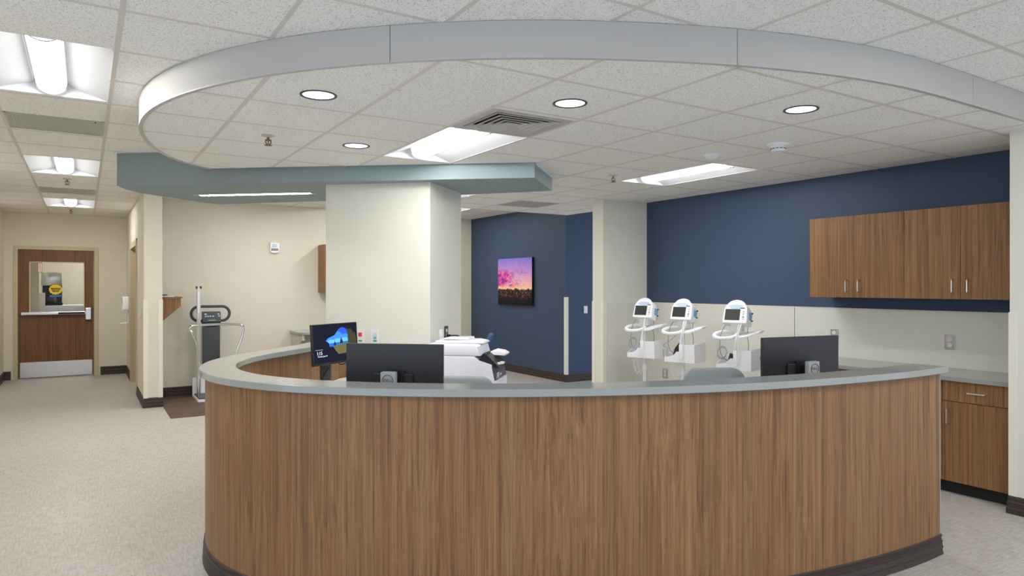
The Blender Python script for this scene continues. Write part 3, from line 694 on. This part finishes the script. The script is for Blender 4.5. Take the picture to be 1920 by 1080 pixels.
scr_text('1:15', .034, .125, .255); scr_text('Thursday, June 20', .0135, .185, .175)
MB().box(sx(.04), sx(.20), -.0143, -.0138, sz(.345), sz(.350)).xf(T1).build('screen_text', M['stext'], mon1)
MB().tube(spline([(.02, .01, .25), (.06, -.01, .21), (.13, .0, .215), (.17, .02, .235)], 6), .004, 6).build('cable', M['bk'], mon1)
MB().tube(spline([(-.03, .02, .2), (-.07, .05, .12), (-.10, .06, .03), (-.12, .08, .006)], 6), .006, 6).build('cable', M['bk'], mon1)

# papers on the work surface
t = thing('paper_stack', 'white papers lying on the desk beside the lit monitor', 'paper', (1.62, 4.62, .74), .5)
for k in range(3): MB().box(-.11, .11, -.15, .15, .004*k, .004*k+.0035).xf(Matrix.Rotation(.06*k, 4, 'Z')).build('sheet', M['paper'], t)
tag(B(-.02, .19, -.1, .05, 0, .022, .003).build('folder', M['bluebk']), 'violet-blue folder lying on the white papers', 'folder').location = (1.60, 4.66, .7515)
bpy.data.objects['folder'].rotation_euler = (0, 0, .75)

# ------------------------------------------------------------------ chairs
def make_chair(label, loc, rz, mat, hb=.985, w=.43, lean=.05, rc=.09):
    t = thing('office_chair', label, 'chair', loc, rz, None)
    secs = []
    for k in range(9):
        f = k/8; y = .20+.03*math.sin(f*PI)
        secs.append(f)
    z0, z1 = .56, hb; pts = rrect(w, z1-z0, rc, 8)
    m = MB(); n = 5
    rings = []
    for j, (s, dy) in enumerate(((.90, .0), (1, .012), (1, .045), (.93, .062))):
        rings.append([(x*s, .19+dy+lean*((z+(z1-z0)/2)/(z1-z0))+.35*x*x*-1, (z0+z1)/2+z*(s if s < 1 else 1)) for x, z in pts])
    m.loft(rings); m.build('backrest', mat, t, True, 60)
    m = MB(); m.extr([(x, y-.02, .43) for x, y in rrect(.47, .46, .09, 6)], (0, 0, .075), .02, 3); m.build('seat', mat, t, True, 50)
    MB().tube([(0, .1, .40), (0, .27, .42), (0, .29, .56), (0, .285, .72)], .022, 8).build('back_support', M['bk'], t, True)
    m = MB(); m.tube([(0, 0, .08), (0, 0, .43)], .028, 12); m.build('gas_lift', M['bk'], t, True)
    for k in range(5):
        a = 2*PI*k/5+.3; m = MB(); m.tube([(0, 0, .10), (.28*math.cos(a), .28*math.sin(a), .065)], [.026, .016], 8); m.build('foot', M['bk'], t, True)
        MB().tube([(.28*math.cos(a)-.02*math.sin(a), .28*math.sin(a)+.02*math.cos(a), .028), (.28*math.cos(a)+.02*math.sin(a), .28*math.sin(a)-.02*math.cos(a), .028)], .028, 12).build('caster', M['bk'], t, True)
    for s in (-1, 1): MB().tube(spline([(s*.2, .05, .42), (s*.27, .05, .5), (s*.27, .05, .64), (s*.26, -.08, .665), (s*.26, .14, .665)][:5], 4), .014, 8).build('armrest', M['bk'], t, True)
    return t
c1 = at(1366, 4.45); make_chair('grey upholstered chair whose back shows above the right of the counter', (*c1, 0), face(-FX+.1, -FY), M['chair'], .962, .43)
c2 = at(852, 4.2); make_chair('grey upholstered chair partly hidden behind the left monitor, before the copier', (*c2, 0), face(-FX-.1, -FY), M['chair'], .938, .44)
c3 = at(872, 7.5); make_chair('blue chair seen edge-on beyond the white copier', (*c3, 0), face(-RX, -RY), M['chairb'], 1.0, .42, .07)

# ------------------------------------------------------------------ copier
ca = math.radians(46.2); Xd = (math.cos(ca), math.sin(ca)); Fd = (math.sin(ca), -math.cos(ca))
Pp = (2.868, 4.842); cc = (Pp[0]+.21*Xd[0]-.3*Fd[0], Pp[1]+.21*Xd[1]-.3*Fd[1])
t = thing('copier', 'white floor-standing office copier with slate control front beside the pale column', 'copier', (*cc, 0), face(*Fd))
hw = .21
def side(pts, x0, x1, name, mat, bev=.004): return MB().extr([(x0, y, z) for y, z in pts], (x1-x0, 0, 0), bev).build(name, mat, t, True, 30)
side([(-.29, .06), (.30, .06), (.30, .94), (-.12, .94), (-.16, .905), (-.265, .872), (-.30, .70), (-.30, .5)], -hw, hw, 'body', M['copier'])
side([(.30, .943), (.30, 1.034), (-.12, 1.034), (-.145, 1.02), (-.165, .943)], -hw, hw-.03, 'scanner_unit', M['copier'], .010)
side([(.26, 1.036), (.26, 1.055), (-.08, 1.062), (-.15, 1.05), (-.16, 1.036)], -hw+.13, hw-.03, 'document_feeder', M['copier'], .006)
side([(-.03, 1.063), (.2, 1.063), (.2, 1.075), (-.02, 1.082)], -hw+.16, hw-.05, 'feeder_tray', M['white'], .004)
MB().extr([(x, y, z) for x, y, z in ((-hw+.02, -.14, .895), (-hw+.02, -.31, .845), (-hw+.02, -.33, .855), (-hw+.02, -.22, .955), (-hw+.02, -.19, .965))], (.30, 0, 0), .004).build('control_panel', M['black'], t)
side([(-.155, .93), (-.23, .975), (-.30, .965), (-.335, .945), (-.33, .93), (-.25, .94)], -hw+.20, hw-.02, 'output_tray', M['copier'], .004)
m = MB(); m.box(-hw+.06, -hw+.10, -.325, -.30, .872, .886); m.box(-hw+.13, -hw+.20, -.335, -.305, .868, .884); m.build('panel_button', M['white'], t)
MB().extr([(-hw+.002, y, z) for y, z in ((-.268, .866), (-.2945, .748), (-.3005, .748), (-.274, .870))], (2*hw-.004, 0, 0)).build('front_panel', M['copdark'], t)
mm = MB()
for k in range(4): mm.box(-hw+.06, -hw+.15, -.301-.0005*k*0, -.296, .757+.012*k, .764+.012*k)
mm.box(-hw+.19, -hw+.23, -.300, -.296, .765, .785); mm.build('panel_label', M['offw'], t)
for k, (a, b) in enumerate(((.42, .74), (.10, .41))): dr = B(-hw+.004, hw-.004, -.308, -.285, a, b, .004).build('paper_drawer', M['copier'], t); B(-hw+.12, hw-.12, -.312, -.306, (a+b)/2+.05, (a+b)/2+.075).build('drawer_handle', M['dgrey'], dr)
for sx_ in (-1, 1):
    for sy_ in (-1, 1): MB().tube([(sx_*.17-.012, sy_*.24, .03), (sx_*.17+.012, sy_*.24, .03)], .03, 12).build('caster', M['bk'], t)

# ------------------------------------------------------------------ wall plates
def plate(name, label, cat, loc, rz, mat, w=.075, h=.118, kind='outlet', group=None):
    t = thing(name, label, cat, loc, rz, group)
    MB().extr([(x, 0, z) for x, z in rrect(w, h, .004, 3)], (0, -.006, 0), .002).build('cover_plate', mat, t)
    if kind == 'outlet':
        for s in (-1, 1):
            r_ = MB().extr([(x, -.006, z+s*.024) for x, z in rrect(.034, .03, .012, 5)], (0, -.0025, 0)).build('receptacle', M['white'], t)
            m = MB(); m.box(-.008, -.005, -.0092, -.0085, s*.024, s*.024+.008); m.box(.005, .008, -.0092, -.0085, s*.024, s*.024+.008); m.box(-.002, .002, -.0092, -.0085, s*.024-.009, s*.024-.005); m.build('slot', M['bk'], r_)
        MB().tube([(0, -.006, 0), (0, -.0075, 0)], .003, 8).build('screw', M['steel'], t)
    elif kind == 'switch':
        B(-.016, .016, -.011, -.006, -.033, .033, .002).build('rocker', M['white'], t)
    return t
nW = face(-1, 0)
plate('wall_outlet', 'steel outlet on the pale wall under the hanging cabinets, above the wall counter', 'outlet', (5.938, 2.812, 1.07), nW, M['steel'])
plate('wall_outlet', 'steel outlet just showing over the right monitor', 'outlet', (5.938, 3.817, 1.065), nW, M['steel'])
plate('wall_outlet', 'low steel outlet between the two left vital-signs stands', 'outlet', (5.938, 6.01, .47), nW, M['steel'], .075, .118)
plate('light_switch', 'white light switch on the far navy wall', 'light switch', (6.826, 8.684, 1.14), face(0, -1), M['offw'], kind='switch')
plate('light_switch', 'white light switch on the corridor wall beside the alcove', 'light switch', (.626, 10.12, 1.16), nW, M['offw'], kind='switch')
cn = Vector((CB[1]-CA[1], -(CB[0]-CA[0]))).normalized(); cdir = (Vector(CB)-Vector(CA)).normalized()
if cn.y > 0: cn = -cn
def oncol(u, zoff=.001):
    k = (u-960)/1282; A = Vector(CA); dx, dy = FX+k*RX, FY+k*RY
    nrm = cn; s = (A.dot(nrm))/(dx*nrm.x+dy*nrm.y); return Vector((dx*s, dy*s))+nrm*zoff
for u, lab, bm_ in ((676, 'white call plate with red button on the column, left of the pair', 'red'), (703.5, 'white call plate with blue-white button on the column, right of the pair', 'cool')):
    p = oncol(u); t = plate('call_station', lab, 'call button', (p.x, p.y, 1.075), face(cn.x, cn.y), M['offw'], .082, .135, None, 'call plates on the column')
    MB().extr([(x, -.006, .018+z) for x, z in rrect(.034, .036, .006, 3)], (0, -.006, 0), .002).build('button', M[bm_], t)
    if bm_ == 'cool': MB().extr([(x, -.006, -.012+z) for x, z in rrect(.030, .016, .004, 3)], (0, -.003, 0)).build('indicator', M['blue'], t)
    MB().extr([(x, -.006, -.037+z) for x, z in rrect(.034, .014, .004, 3)], (0, -.002, 0)).build('mark', M['green'], t)
sn = Vector((CC[1]-CB[1], -(CC[0]-CB[0]))).normalized()
def onside(u):
    k = (u-960)/1282; dx, dy = FX+k*RX, FY+k*RY; s = Vector(CB).dot(sn)/(dx*sn.x+dy*sn.y); return Vector((dx*s, dy*s))+sn*.001
p = onside(836); t = plate('wall_outlet', 'dark grey outlet with a black plug on the side of the column', 'outlet', (p.x, p.y, 1.09), face(sn.x, sn.y), M['dgrey'], .085, .13)
p = onside(825); t = thing('wall_telephone_jack', 'white box on the column side, left of the plugged outlet', 'wall box', (p.x, p.y, 1.06), face(sn.x, sn.y))
B(-.03, .03, -.024, 0, -.07, .07, .005).build('housing', M['offw'], t, True); B(-.02, .02, -.026, -.022, -.01, .05).build('face', M['white'], t)
p = onside(836); t = thing('power_cord', 'black plug and cord running from the column outlet down behind the copier', 'cord', (p.x, p.y, 1.066), face(sn.x, sn.y))
MB().tube([(0, -.0095, 0), (0, -.045, 0)], [.015, .011], 10).build('plug', M['bk'], t, True)
MB().tube(spline([(0, -.045, 0), (.03, -.10, .0), (.07, -.13, -.03), (.09, -.13, -.07), (.095, -.10, -.15), (.14, -.06, -.4), (.15, -.04, -.8)], 6), .006, 8).build('cable', M['bk'], t, True)
t = thing('alarm_strobe', 'small white alarm strobe with dark lettering high on the alcove wall', 'alarm', (2.395, 10.503, 2.085), face(0, -1))
m = MB(); m.extr([(x, 0, z) for x, z in ((-.066, .077), (.066, .077), (.066, -.055), (.045, -.07), (0, -.077), (-.045, -.07), (-.066, -.055))], (0, -.045, 0), .006); m.build('housing', M['white'], t)
MB().extr([(x, -.045, .035+z) for x, z in rrect(.06, .045, .01)], (0, -.012, 0), .004).build('strobe_lens', M['cool'], t)
m = MB()
for k, (x, wd) in enumerate(((-.05, .014), (-.031, .009), (-.018, .012), (-.001, .006), (.01, .014), (.029, .01), (.043, .008))): m.box(x, x+wd, -.0462, -.0448, -.045+(.004 if k % 2 else 0), -.008)
m.build('lettering', M['dgrey'], t)
t = thing('sanitizer_dispenser', 'white hand sanitizer dispenser on the corridor wall near the wood door', 'dispenser', (.628, 13.0, 1.12), nW)
B(-.06, .06, -.095, 0, .0, .225, .014, 3).build('housing', M['white'], t, True); B(-.02, .02, -.0965, -.094, .10, .19).build('window', M['dgrey'], t); B(-.05, .05, -.09, -.01, -.025, .0, .004).build('nozzle_cover', M['cool'], t)
MB().tube([(0, -.01, .01), (0, -.01, -.20), (0, -.10, -.215)], .008, 8).build('tray_arm', M['white'], t); B(-.05, .05, -.13, -.02, -.225, -.212, .004).build('drip_tray', M['white'], t)

# ------------------------------------------------------------------ cabinets on the right wall
def bar_handle(parent, p, axis, L=.10, n=(-1, 0), st=.03, mat=None):
    # p centre of the handle on the door face, axis 'z' or 'y'
    ax = Vector((0, 0, 1)) if axis == 'z' else Vector((0, 1, 0)); nn = Vector((n[0], n[1], 0)); p = Vector(p)
    a, b = p-ax*L/2, p+ax*L/2
    MB().tube([a-nn*.002, a+nn*(st-.006), a+nn*st+ax*.006, b+nn*st-ax*.006, b+nn*(st-.006), b-nn*.002], .005, 8).build('handle', mat or M['steel'], parent, True)
def wall_cab(label, y0, y1, ys, z0, z1, hy, group):
    t = thing('wall_cabinet', label, 'cabinet', (5.95, (y0+y1)/2, z0), 0, group); cy = (y0+y1)/2; H = z1-z0
    B(-.31, 0, y0-cy+.001, y1-cy-.001, 0, H).build('carcass', M['wood'], t)
    for (a, b), h in zip(ys, hy):
        dr = B(-.331, -.312, a-cy+.0018, b-cy-.0018, .001, H-.001).build('door', M['wood'], t); bar_handle(dr, (-.331, h-cy, .10), 'z')
    return t
wall_cab('hanging walnut cabinet on the navy wall, the left two-door unit', 3.006, 3.855, [(3.006, 3.431), (3.431, 3.855)], 1.424, 2.132, (3.381, 3.492), 'hanging cabinets on the navy wall')
wall_cab('hanging walnut cabinet on the navy wall, the right two-door unit by the pier', 2.16, 3.006, [(2.16, 2.586), (2.586, 3.006)], 1.424, 2.132, (2.529, 2.636), 'hanging cabinets on the navy wall')
def base_cab(label, y0, y1, hside, group):
    t = thing('base_cabinet', label, 'cabinet', (5.942, (y0+y1)/2, 0), 0, group); cy = (y0+y1)/2; a, b = y0-cy, y1-cy
    B(-.545, 0, a+.001, b-.001, .095, .833).build('carcass', M['wood'], t)
    B(-.50, 0, a+.001, b-.001, 0, .0945).build('toe_kick', M['bk'], t)
    dr = B(-.565, -.546, a+.002, b-.002, .685, .829).build('drawer', M['wood'], t); bar_handle(dr, (-.565, .0, .757), 'y', .11)
    do = B(-.565, -.546, a+.002, b-.002, .097, .680).build('door', M['wood'], t); bar_handle(do, (-.565, b-.045 if hside > 0 else a+.045, .57), 'z', .105)
base_cab('walnut base cabinet with drawer and door, the one nearest the pier', 2.135, 2.60, 1, 'base cabinets under the wall counter')
base_cab('walnut base cabinet under the wall counter, second from the pier, mostly behind the desk', 2.60, 3.06, -1, 'base cabinets under the wall counter')
base_cab('walnut base cabinet under the wall counter, third from the pier, behind the desk', 3.06, 3.50, 1, 'base cabinets under the wall counter')
t = thing('wall_counter', 'grey counter running along the pale wall under the hanging cabinets', 'counter', (5.942, 3.1, .834))
B(-.60, 0, -.975, 1.08, 0, .031, .002).build('top', M['counter'], t); B(-.5, 0, 1.0, 1.03, -.834, 0).build('end_panel', M['panel'], t)

# ------------------------------------------------------------------ picture
t = thing('wall_art', 'frameless sunset landscape print on the far navy wall', 'picture', (6.438, 10.14, 1.595))
B(-.045, 0, -.555, .555, -.41, .41).build('panel', M['bk'], t); B(-.047, -.0455, -.555, .555, -.41, .41).build('print', M['art'], t)

# ------------------------------------------------------------------ vital signs stands
def make_vitals(label, loc, rz, cuff, i):
    t = thing('vital_signs_stand', label, 'medical monitor', loc, rz, 'vital signs monitors on rolling stands')
    MB().lathe([(.05, .05), (.05, .085), (.03, .11)], seg=20).build('hub', M['white'], t, True)
    for k in range(5):
        a = 2*PI*k/5+.2; c, s = math.cos(a), math.sin(a)
        MB().tube([(0, 0, .075), (.26*c, .26*s, .062)], [.024, .016], 8).build('foot', M['white'], t, True)
        MB().tube([(.26*c-.014*s, .26*s+.014*c, .03), (.26*c+.014*s, .26*s-.014*c, .03)], .03, 12).build('caster', M['dgrey'], t, True)
    m = MB(); m.tube([(0, 0, .1), (0, 0, .60)], .019, 12); m.tube([(0, 0, .60), (0, 0, .66)], .026, 12); m.tube([(0, 0, .66), (0, 0, 1.17)], .016, 12); m.build('pole', M['white'], t, True)
    # monitor head, tilted back
    T = Matrix.Translation((0, .01, 1.15)) @ Matrix.Rotation(math.radians(-19), 4, 'X')
    prof = [(-.115, 0), (.115, 0), (.118, .02), (.11, .15)]
    prof += [(.105*math.cos(a), .15+.062*math.sin(a)) for a in [PI*k/12 for k in range(0, 13)]] + [(-.11, .15), (-.118, .02)]
    m = MB(); sec = lambda y, s, dz=0: [(x*s, y, .1+(z-.1)*s+dz) for x, z in prof]
    m.loft([sec(-.085, .97), sec(-.075, 1), sec(.03, .99), sec(.085, .86), sec(.095, .80)]); m.xf(T); h = m.build('monitor_head', M['white'], t, True, 40)
    B(-.096, .045, -.0875, -.084, .028, .135).xf(T).build('screen', M['screen'], t)
    m = MB(); m.extr([(.072*math.cos(a), -.0865, .160+.022*math.sin(a)) for a in [2*PI*k/24 for k in range(24)]], (0, .004, 0)); m.xf(T); m.build('handle_opening', M['cool'], t)
    MB().tube([(.083*math.cos(PI*k/14), -.075, .158+.062*math.sin(PI*k/14)) for k in range(15)], .010, 8).xf(T).build('handle', M['white'], t, True)
    m = MB()
    for z, r in ((.06, .009), (.088, .006), (.112, .006), (.038, .005)): m.tube([(.078, -.086, z), (.078, -.090, z)], r, 12)
    m.xf(T); m.build('control_buttons', M['silver'], t)
    B(.045, .085, -.0875, -.0845, .142, .150).xf(T).build('badge', M['dgrey'], t)
    B(.094, .116, -.035, .045, .05, .125, .004).xf(T).build('port_panel', M['blue'], t)
    m = MB(); m.tube([(.112, .03, .13), (.126, .03, .13)], .007, 8); m.tube([(.114, .04, .06), (.128, .04, .06)], .006, 8); m.xf(T); m.build('connector', M['bk'], t)
    B(-.055, .055, -.03, .06, 1.09, 1.175, .012).build('head_mount', M['offw'], t, True)
    # handle ring and side tray
    m = MB(); m.tube([(-.09+.105*math.cos(2*PI*k/28), -.05+.085*math.sin(2*PI*k/28), 1.06+.028*math.sin(2*PI*k/28)) for k in range(28)], .019, 8, closed=True); m.build('grip_ring', M['white'], t, True)
    m = MB(); m.extr([(.0, -.075, 1.025), (.09, -.085, 1.035), (.225, -.05, 1.085), (.245, .03, 1.10), (.10, .06, 1.075), (0, .04, 1.06)], (0, 0, .018), .004); m.build('side_tray', M['white'], t)
    # accessory basket: floor and four low-to-high walls
    bz = .74; m = MB()
    m.extr([(-.15, -.12, bz), (.17, -.12, bz), (.19, .10, bz+.01), (-.15, .10, bz+.01)], (0, 0, .008))
    m.extr([(-.15, -.124, bz), (.17, -.124, bz), (.17, -.124, bz+.06), (.08, -.124, bz+.06), (.06, -.124, bz+.11), (-.02, -.124, bz+.11), (-.05, -.124, bz+.075), (-.10, -.124, bz+.055), (-.15, -.124, bz+.05)], (0, .006, 0))
    m.extr([(-.153, -.12, bz), (-.153, .10, bz), (-.153, .10, bz+.12), (-.153, -.12, bz+.05)], (.006, 0, 0))
    m.extr([(-.15, .10, bz), (.19, .10, bz), (.19, .10, bz+.20), (-.15, .10, bz+.12)], (0, .006, 0)); m.build('basket', M['white'], t)
    m = MB(); m.extr([(.17, -.124, bz), (.192, .10, bz), (.192, .10, bz+.20), (.17, -.124, bz+.185)], (.006, 0, 0)); m.box(.06, .17, -.125, -.118, bz+.0, bz+.185, .003); m.build('basket_pocket', M['white'], t)
    m = MB(); m.box(.018, .055, -.15, -.125, bz+.05, bz+.19, .006); m.tube([(.035, -.14, bz+.19), (.035, -.14, bz+.235)], .012, 8); m.build('thermometer_probe', M['white'], t, True)
    MB().tube(spline([(.055, -.10, 1.17), (.045, -.135, 1.05), (.04, -.15, .98), (.038, -.145, bz+.235)], 5), .006, 8).build('coil_cord', M['white'], t, True)
    if i: MB().tube(spline([(.075, -.09, 1.17), (.062, -.14, 1.05), (.07, -.15, .9), (.055, -.15, .80), (.03, -.15, .79)], 5), .005, 8).build('coil_cord', M['white'], t, True)
    # hoses and cuff
    m = MB(); m.tube(spline([(-.11, .02, 1.16), (-.14, -.02, 1.08), (-.145, -.05, .95), (-.12, -.06, .86), (-.06, -.02, .80)], 6), .0033, 6); m.tube(spline([(.09, .05, 1.16), (.10, .0, 1.06), (.11, .0, .98), (.10, .02, .92)], 6), .003, 6); m.build('hose', M['hose'], t, True)
    m = MB()
    if i == 1: m.tube(spline([(-.20, -.05, .86), (-.19, -.06, .78), (-.16, -.07, .77), (-.15, -.06, .87), (-.20, -.05, .90), (-.12, -.04, .96), (-.06, -.03, 1.02)], 6), .0035, 6)
    else: m.tube([(-.115+.045*math.cos(k*.45), -.07+.02*math.sin(k*.45), .885+.055*math.sin(k*.45)+.0005*k) for k in range(44)], .004, 6)
    m.build('coiled_hose', M['silver'], t, True)
    m = MB()
    cuffp = [(-.10, .0), (-.04, -.01), (.0, .05), (-.005, .13), (-.03, .15), (-.07, .10)] if i == 1 else [(-.08, .0), (-.02, .0), (-.015, .10), (-.05, .11)]
    m.extr([(x, -.06, bz+.04+z) for x, z in cuffp], (0, .05, 0), .012, 3); m.build('cuff', cuff, t, True, 60)
    # white wire hanger below
    m = MB()
    for dx in (0, .045): m.tube(spline([(-.02+dx*.3, -.02, bz), (-.06+dx, -.04, .715), (-.11+dx, -.05, .69), (-.095+dx, -.05, .62), (-.075+dx, -.05, .555)], 4), .0035, 6); m.tube([(-.075+dx, -.05, .555), (-.02+dx*.4, -.02, .61)], .0035, 6)
    if i == 0: m.tube(spline([(.05, -.02, .60), (.085, -.02, .57), (.075, -.02, .535), (.045, -.02, .55)], 5), .003, 6)
    m.build('wire_hanger', M['offw'], t, True)
    return t
for i, (u, d, lab, cf) in enumerate(((1209, 7.55, 'leftmost of the three white vital-signs monitors, nearest the pier', M['silver']), (1281, 7.1, 'middle white vital-signs monitor with dark plum cuff in its basket', M['plum']), (1381.5, 6.45, 'rightmost white vital-signs monitor, behind the grey chair back', M['plum']))):
    p = at(u, d); make_vitals(lab, (*p, 0), face(-1, -.36), cf, i)

# ------------------------------------------------------------------ alcove
t = thing('chart_shelf', 'small walnut wall shelf with sloped side, on the end of the corridor wall', 'shelf', (.835, 9.78, 1.06))
MB().extr([(0, 0, 0), (.225, 0, .20), (.225, 0, .30), (0, 0, .30)], (0, .02, 0)).build('side_panel', M['wood'], t); MB().extr([(0, .60, 0), (.225, .60, .20), (.225, .60, .30), (0, .60, .30)], (0, .02, 0)).build('side_panel', M['wood'], t)
B(0, .24, -.012, .63, .30, .322).build('top', M['wood'], t); B(.205, .225, .02, .60, .20, .30).build('front_rail', M['wood'], t)
t = thing('shelf_papers', 'loose papers lying on the small walnut wall shelf', 'paper', (.94, 9.93, 1.382))
B(-.09, .05, -.11, .11, 0, .008).build('sheet', M['paper'], t); MB().box(-.07, .05, -.11, .10, .008, .018).xf(Matrix.Rotation(.15, 4, 'Z')).build('booklet', M['cool'], t); B(-.085, -.03, -.1, .02, .018, .03).build('booklet', M['dgrey'], t)

t = thing('patient_scale', 'standing patient scale with chrome handrail, loop handle and height rod', 'scale', (1.515, 10.02, 0.003))
B(-.26, .27, -.30, .20, .0, .035, .004).build('platform_base', M['white'], t); B(-.245, .255, -.285, .185, .035, .05, .004).build('platform_mat', M['dgrey'], t)
B(-.26, .16, .205, .27, .0, .26, .006).build('column_foot', M['white'], t)
B(-.135, .09, .21, .25, .05, 1.04, .008).build('column', M['dgrey'], t, True)
hd = MB().extr([(-.14, .19, .995), (-.14, .17, 1.025), (-.14, .20, 1.155), (-.14, .25, 1.165), (-.14, .25, .995)], (.235, 0, 0), .006).build('display_head', M['dgrey'], t, True)
for x, z, wd in ((-.115, 1.13, .03), (-.11, 1.10, .022), (-.08, 1.10, .02), (-.05, 1.10, .022), (-.015, 1.10, .022), (.055, 1.13, .02), (.06, 1.103, .024)):
    y = .17+(z-1.025)/.13*.03; B(x, x+wd, y-.006, y+.002, z-.008, z+.008).build('display_key', M['cool'], hd)
B(-.07, .03, .168, .174, 1.04, 1.052).build('display_label', M['silver'], hd)
B(-.10, .055, .207, .212, .95, .965).build('card_slot', M['bk'], t)
lp = [(x-.03, .235, 1.135+z) for x, z in rrect(.49, .20, .099, 8)]
MB().tube(lp, .019, 10, closed=True).build('loop_handle', M['dgrey'], t, True)
rail = [(-.235, -.16, .05), (-.235, -.16, .70), (-.30, -.16, .93), (-.34, -.16, 1.0), (-.325, -.16, 1.04), (-.27, -.16, 1.053), (0, -.16, 1.062), (.25, -.16, 1.053), (.315, -.16, 1.03), (.325, -.16, .97), (.30, -.16, .85), (.225, -.16, .60), (.225, -.16, .05)]
rail = [(x, y, z-.055 if z > .5 else z) for x, y, z in rail]
MB().tube(spline(rail, 4), .016, 10).build('handrail', M['chrome'], t, True)
m = MB(); m.box(-.215, -.165, .16, .19, .05, 1.50, .003); m.build('height_rod', M['steel'], t); B(-.20, -.18, .156, .1605, 1.15, 1.45).build('height_scale_strip', M['white'], t)
m = MB(); m.box(-.225, -.205, .14, .19, 1.48, 1.515, .002); m.box(-.175, -.155, .14, .19, 1.48, 1.515, .002); m.build('head_bracket', M['dgrey'], t)

t = thing('alcove_counter', 'small grey counter with rounded corner on a cream support, alcove rear', 'counter', (2.62, 10.5, 0))
B0 = [(0, 0), (-.03, -.45), (-.01, -.62), (.05, -.70), (.16, -.72), (.9, -.62), (.9, 0)]
MB().prism(spline(B0[:5], 4)+B0[5:], .825, .855).build('top', M['counter'], t)
MB().extr([(.02, 0, .0), (.02, 0, .824), (.02, -.64, .824), (.02, -.64, .74), (.02, -.5, .70), (.02, -.3, .50), (.02, -.3, 0)], (.03, 0, 0)).build('support_panel', M['cream'], t)
B(.05, .88, -.03, -.01, .6, .824).build('back_rail', M['cream'], t)
t = thing('wall_cabinet', 'walnut wall cabinet in the alcove, only its side showing left of the column', 'cabinet', (3.05, 10.5, 1.42))
B(0, .8, -.31, 0, 0, .725).build('carcass', M['wood'], t)
for a, b in ((0, .4), (.4, .8)): dr = B(a+.002, b-.002, -.33, -.311, .001, .724).build('door', M['wood'], t); bar_handle(dr, ((.355 if a == 0 else .445), -.33, .1), 'z', .1, (0, -1))

# ------------------------------------------------------------------ world, camera
wd = bpy.data.worlds.new('World'); SC.world = wd; wd.use_nodes = True
bg = wd.node_tree.nodes['Background']; bg.inputs['Color'].default_value = (.74, .85, 1.0, 1); bg.inputs['Strength'].default_value = .92
cam = bpy.data.cameras.new('Camera'); co = bpy.data.objects.new('Camera', cam); COL.objects.link(co)
co.location = (0, 0, EYE); co.rotation_euler = (PI/2, 0, -TH); cam.sensor_width = 36; cam.lens = 1282/1920*36; cam.shift_y = -5/1920; cam.clip_end = 100
SC.camera = co
SC.view_settings.view_transform = 'Standard'; SC.view_settings.look = 'None'; SC.view_settings.gamma = 1; SC.view_settings.use_curve_mapping = False
SC.view_settings.exposure = 0.80
SC.cycles.use_denoising = True; SC.cycles.max_bounces = 14; SC.cycles.diffuse_bounces = 9; SC.cycles.sample_clamp_indirect = 10
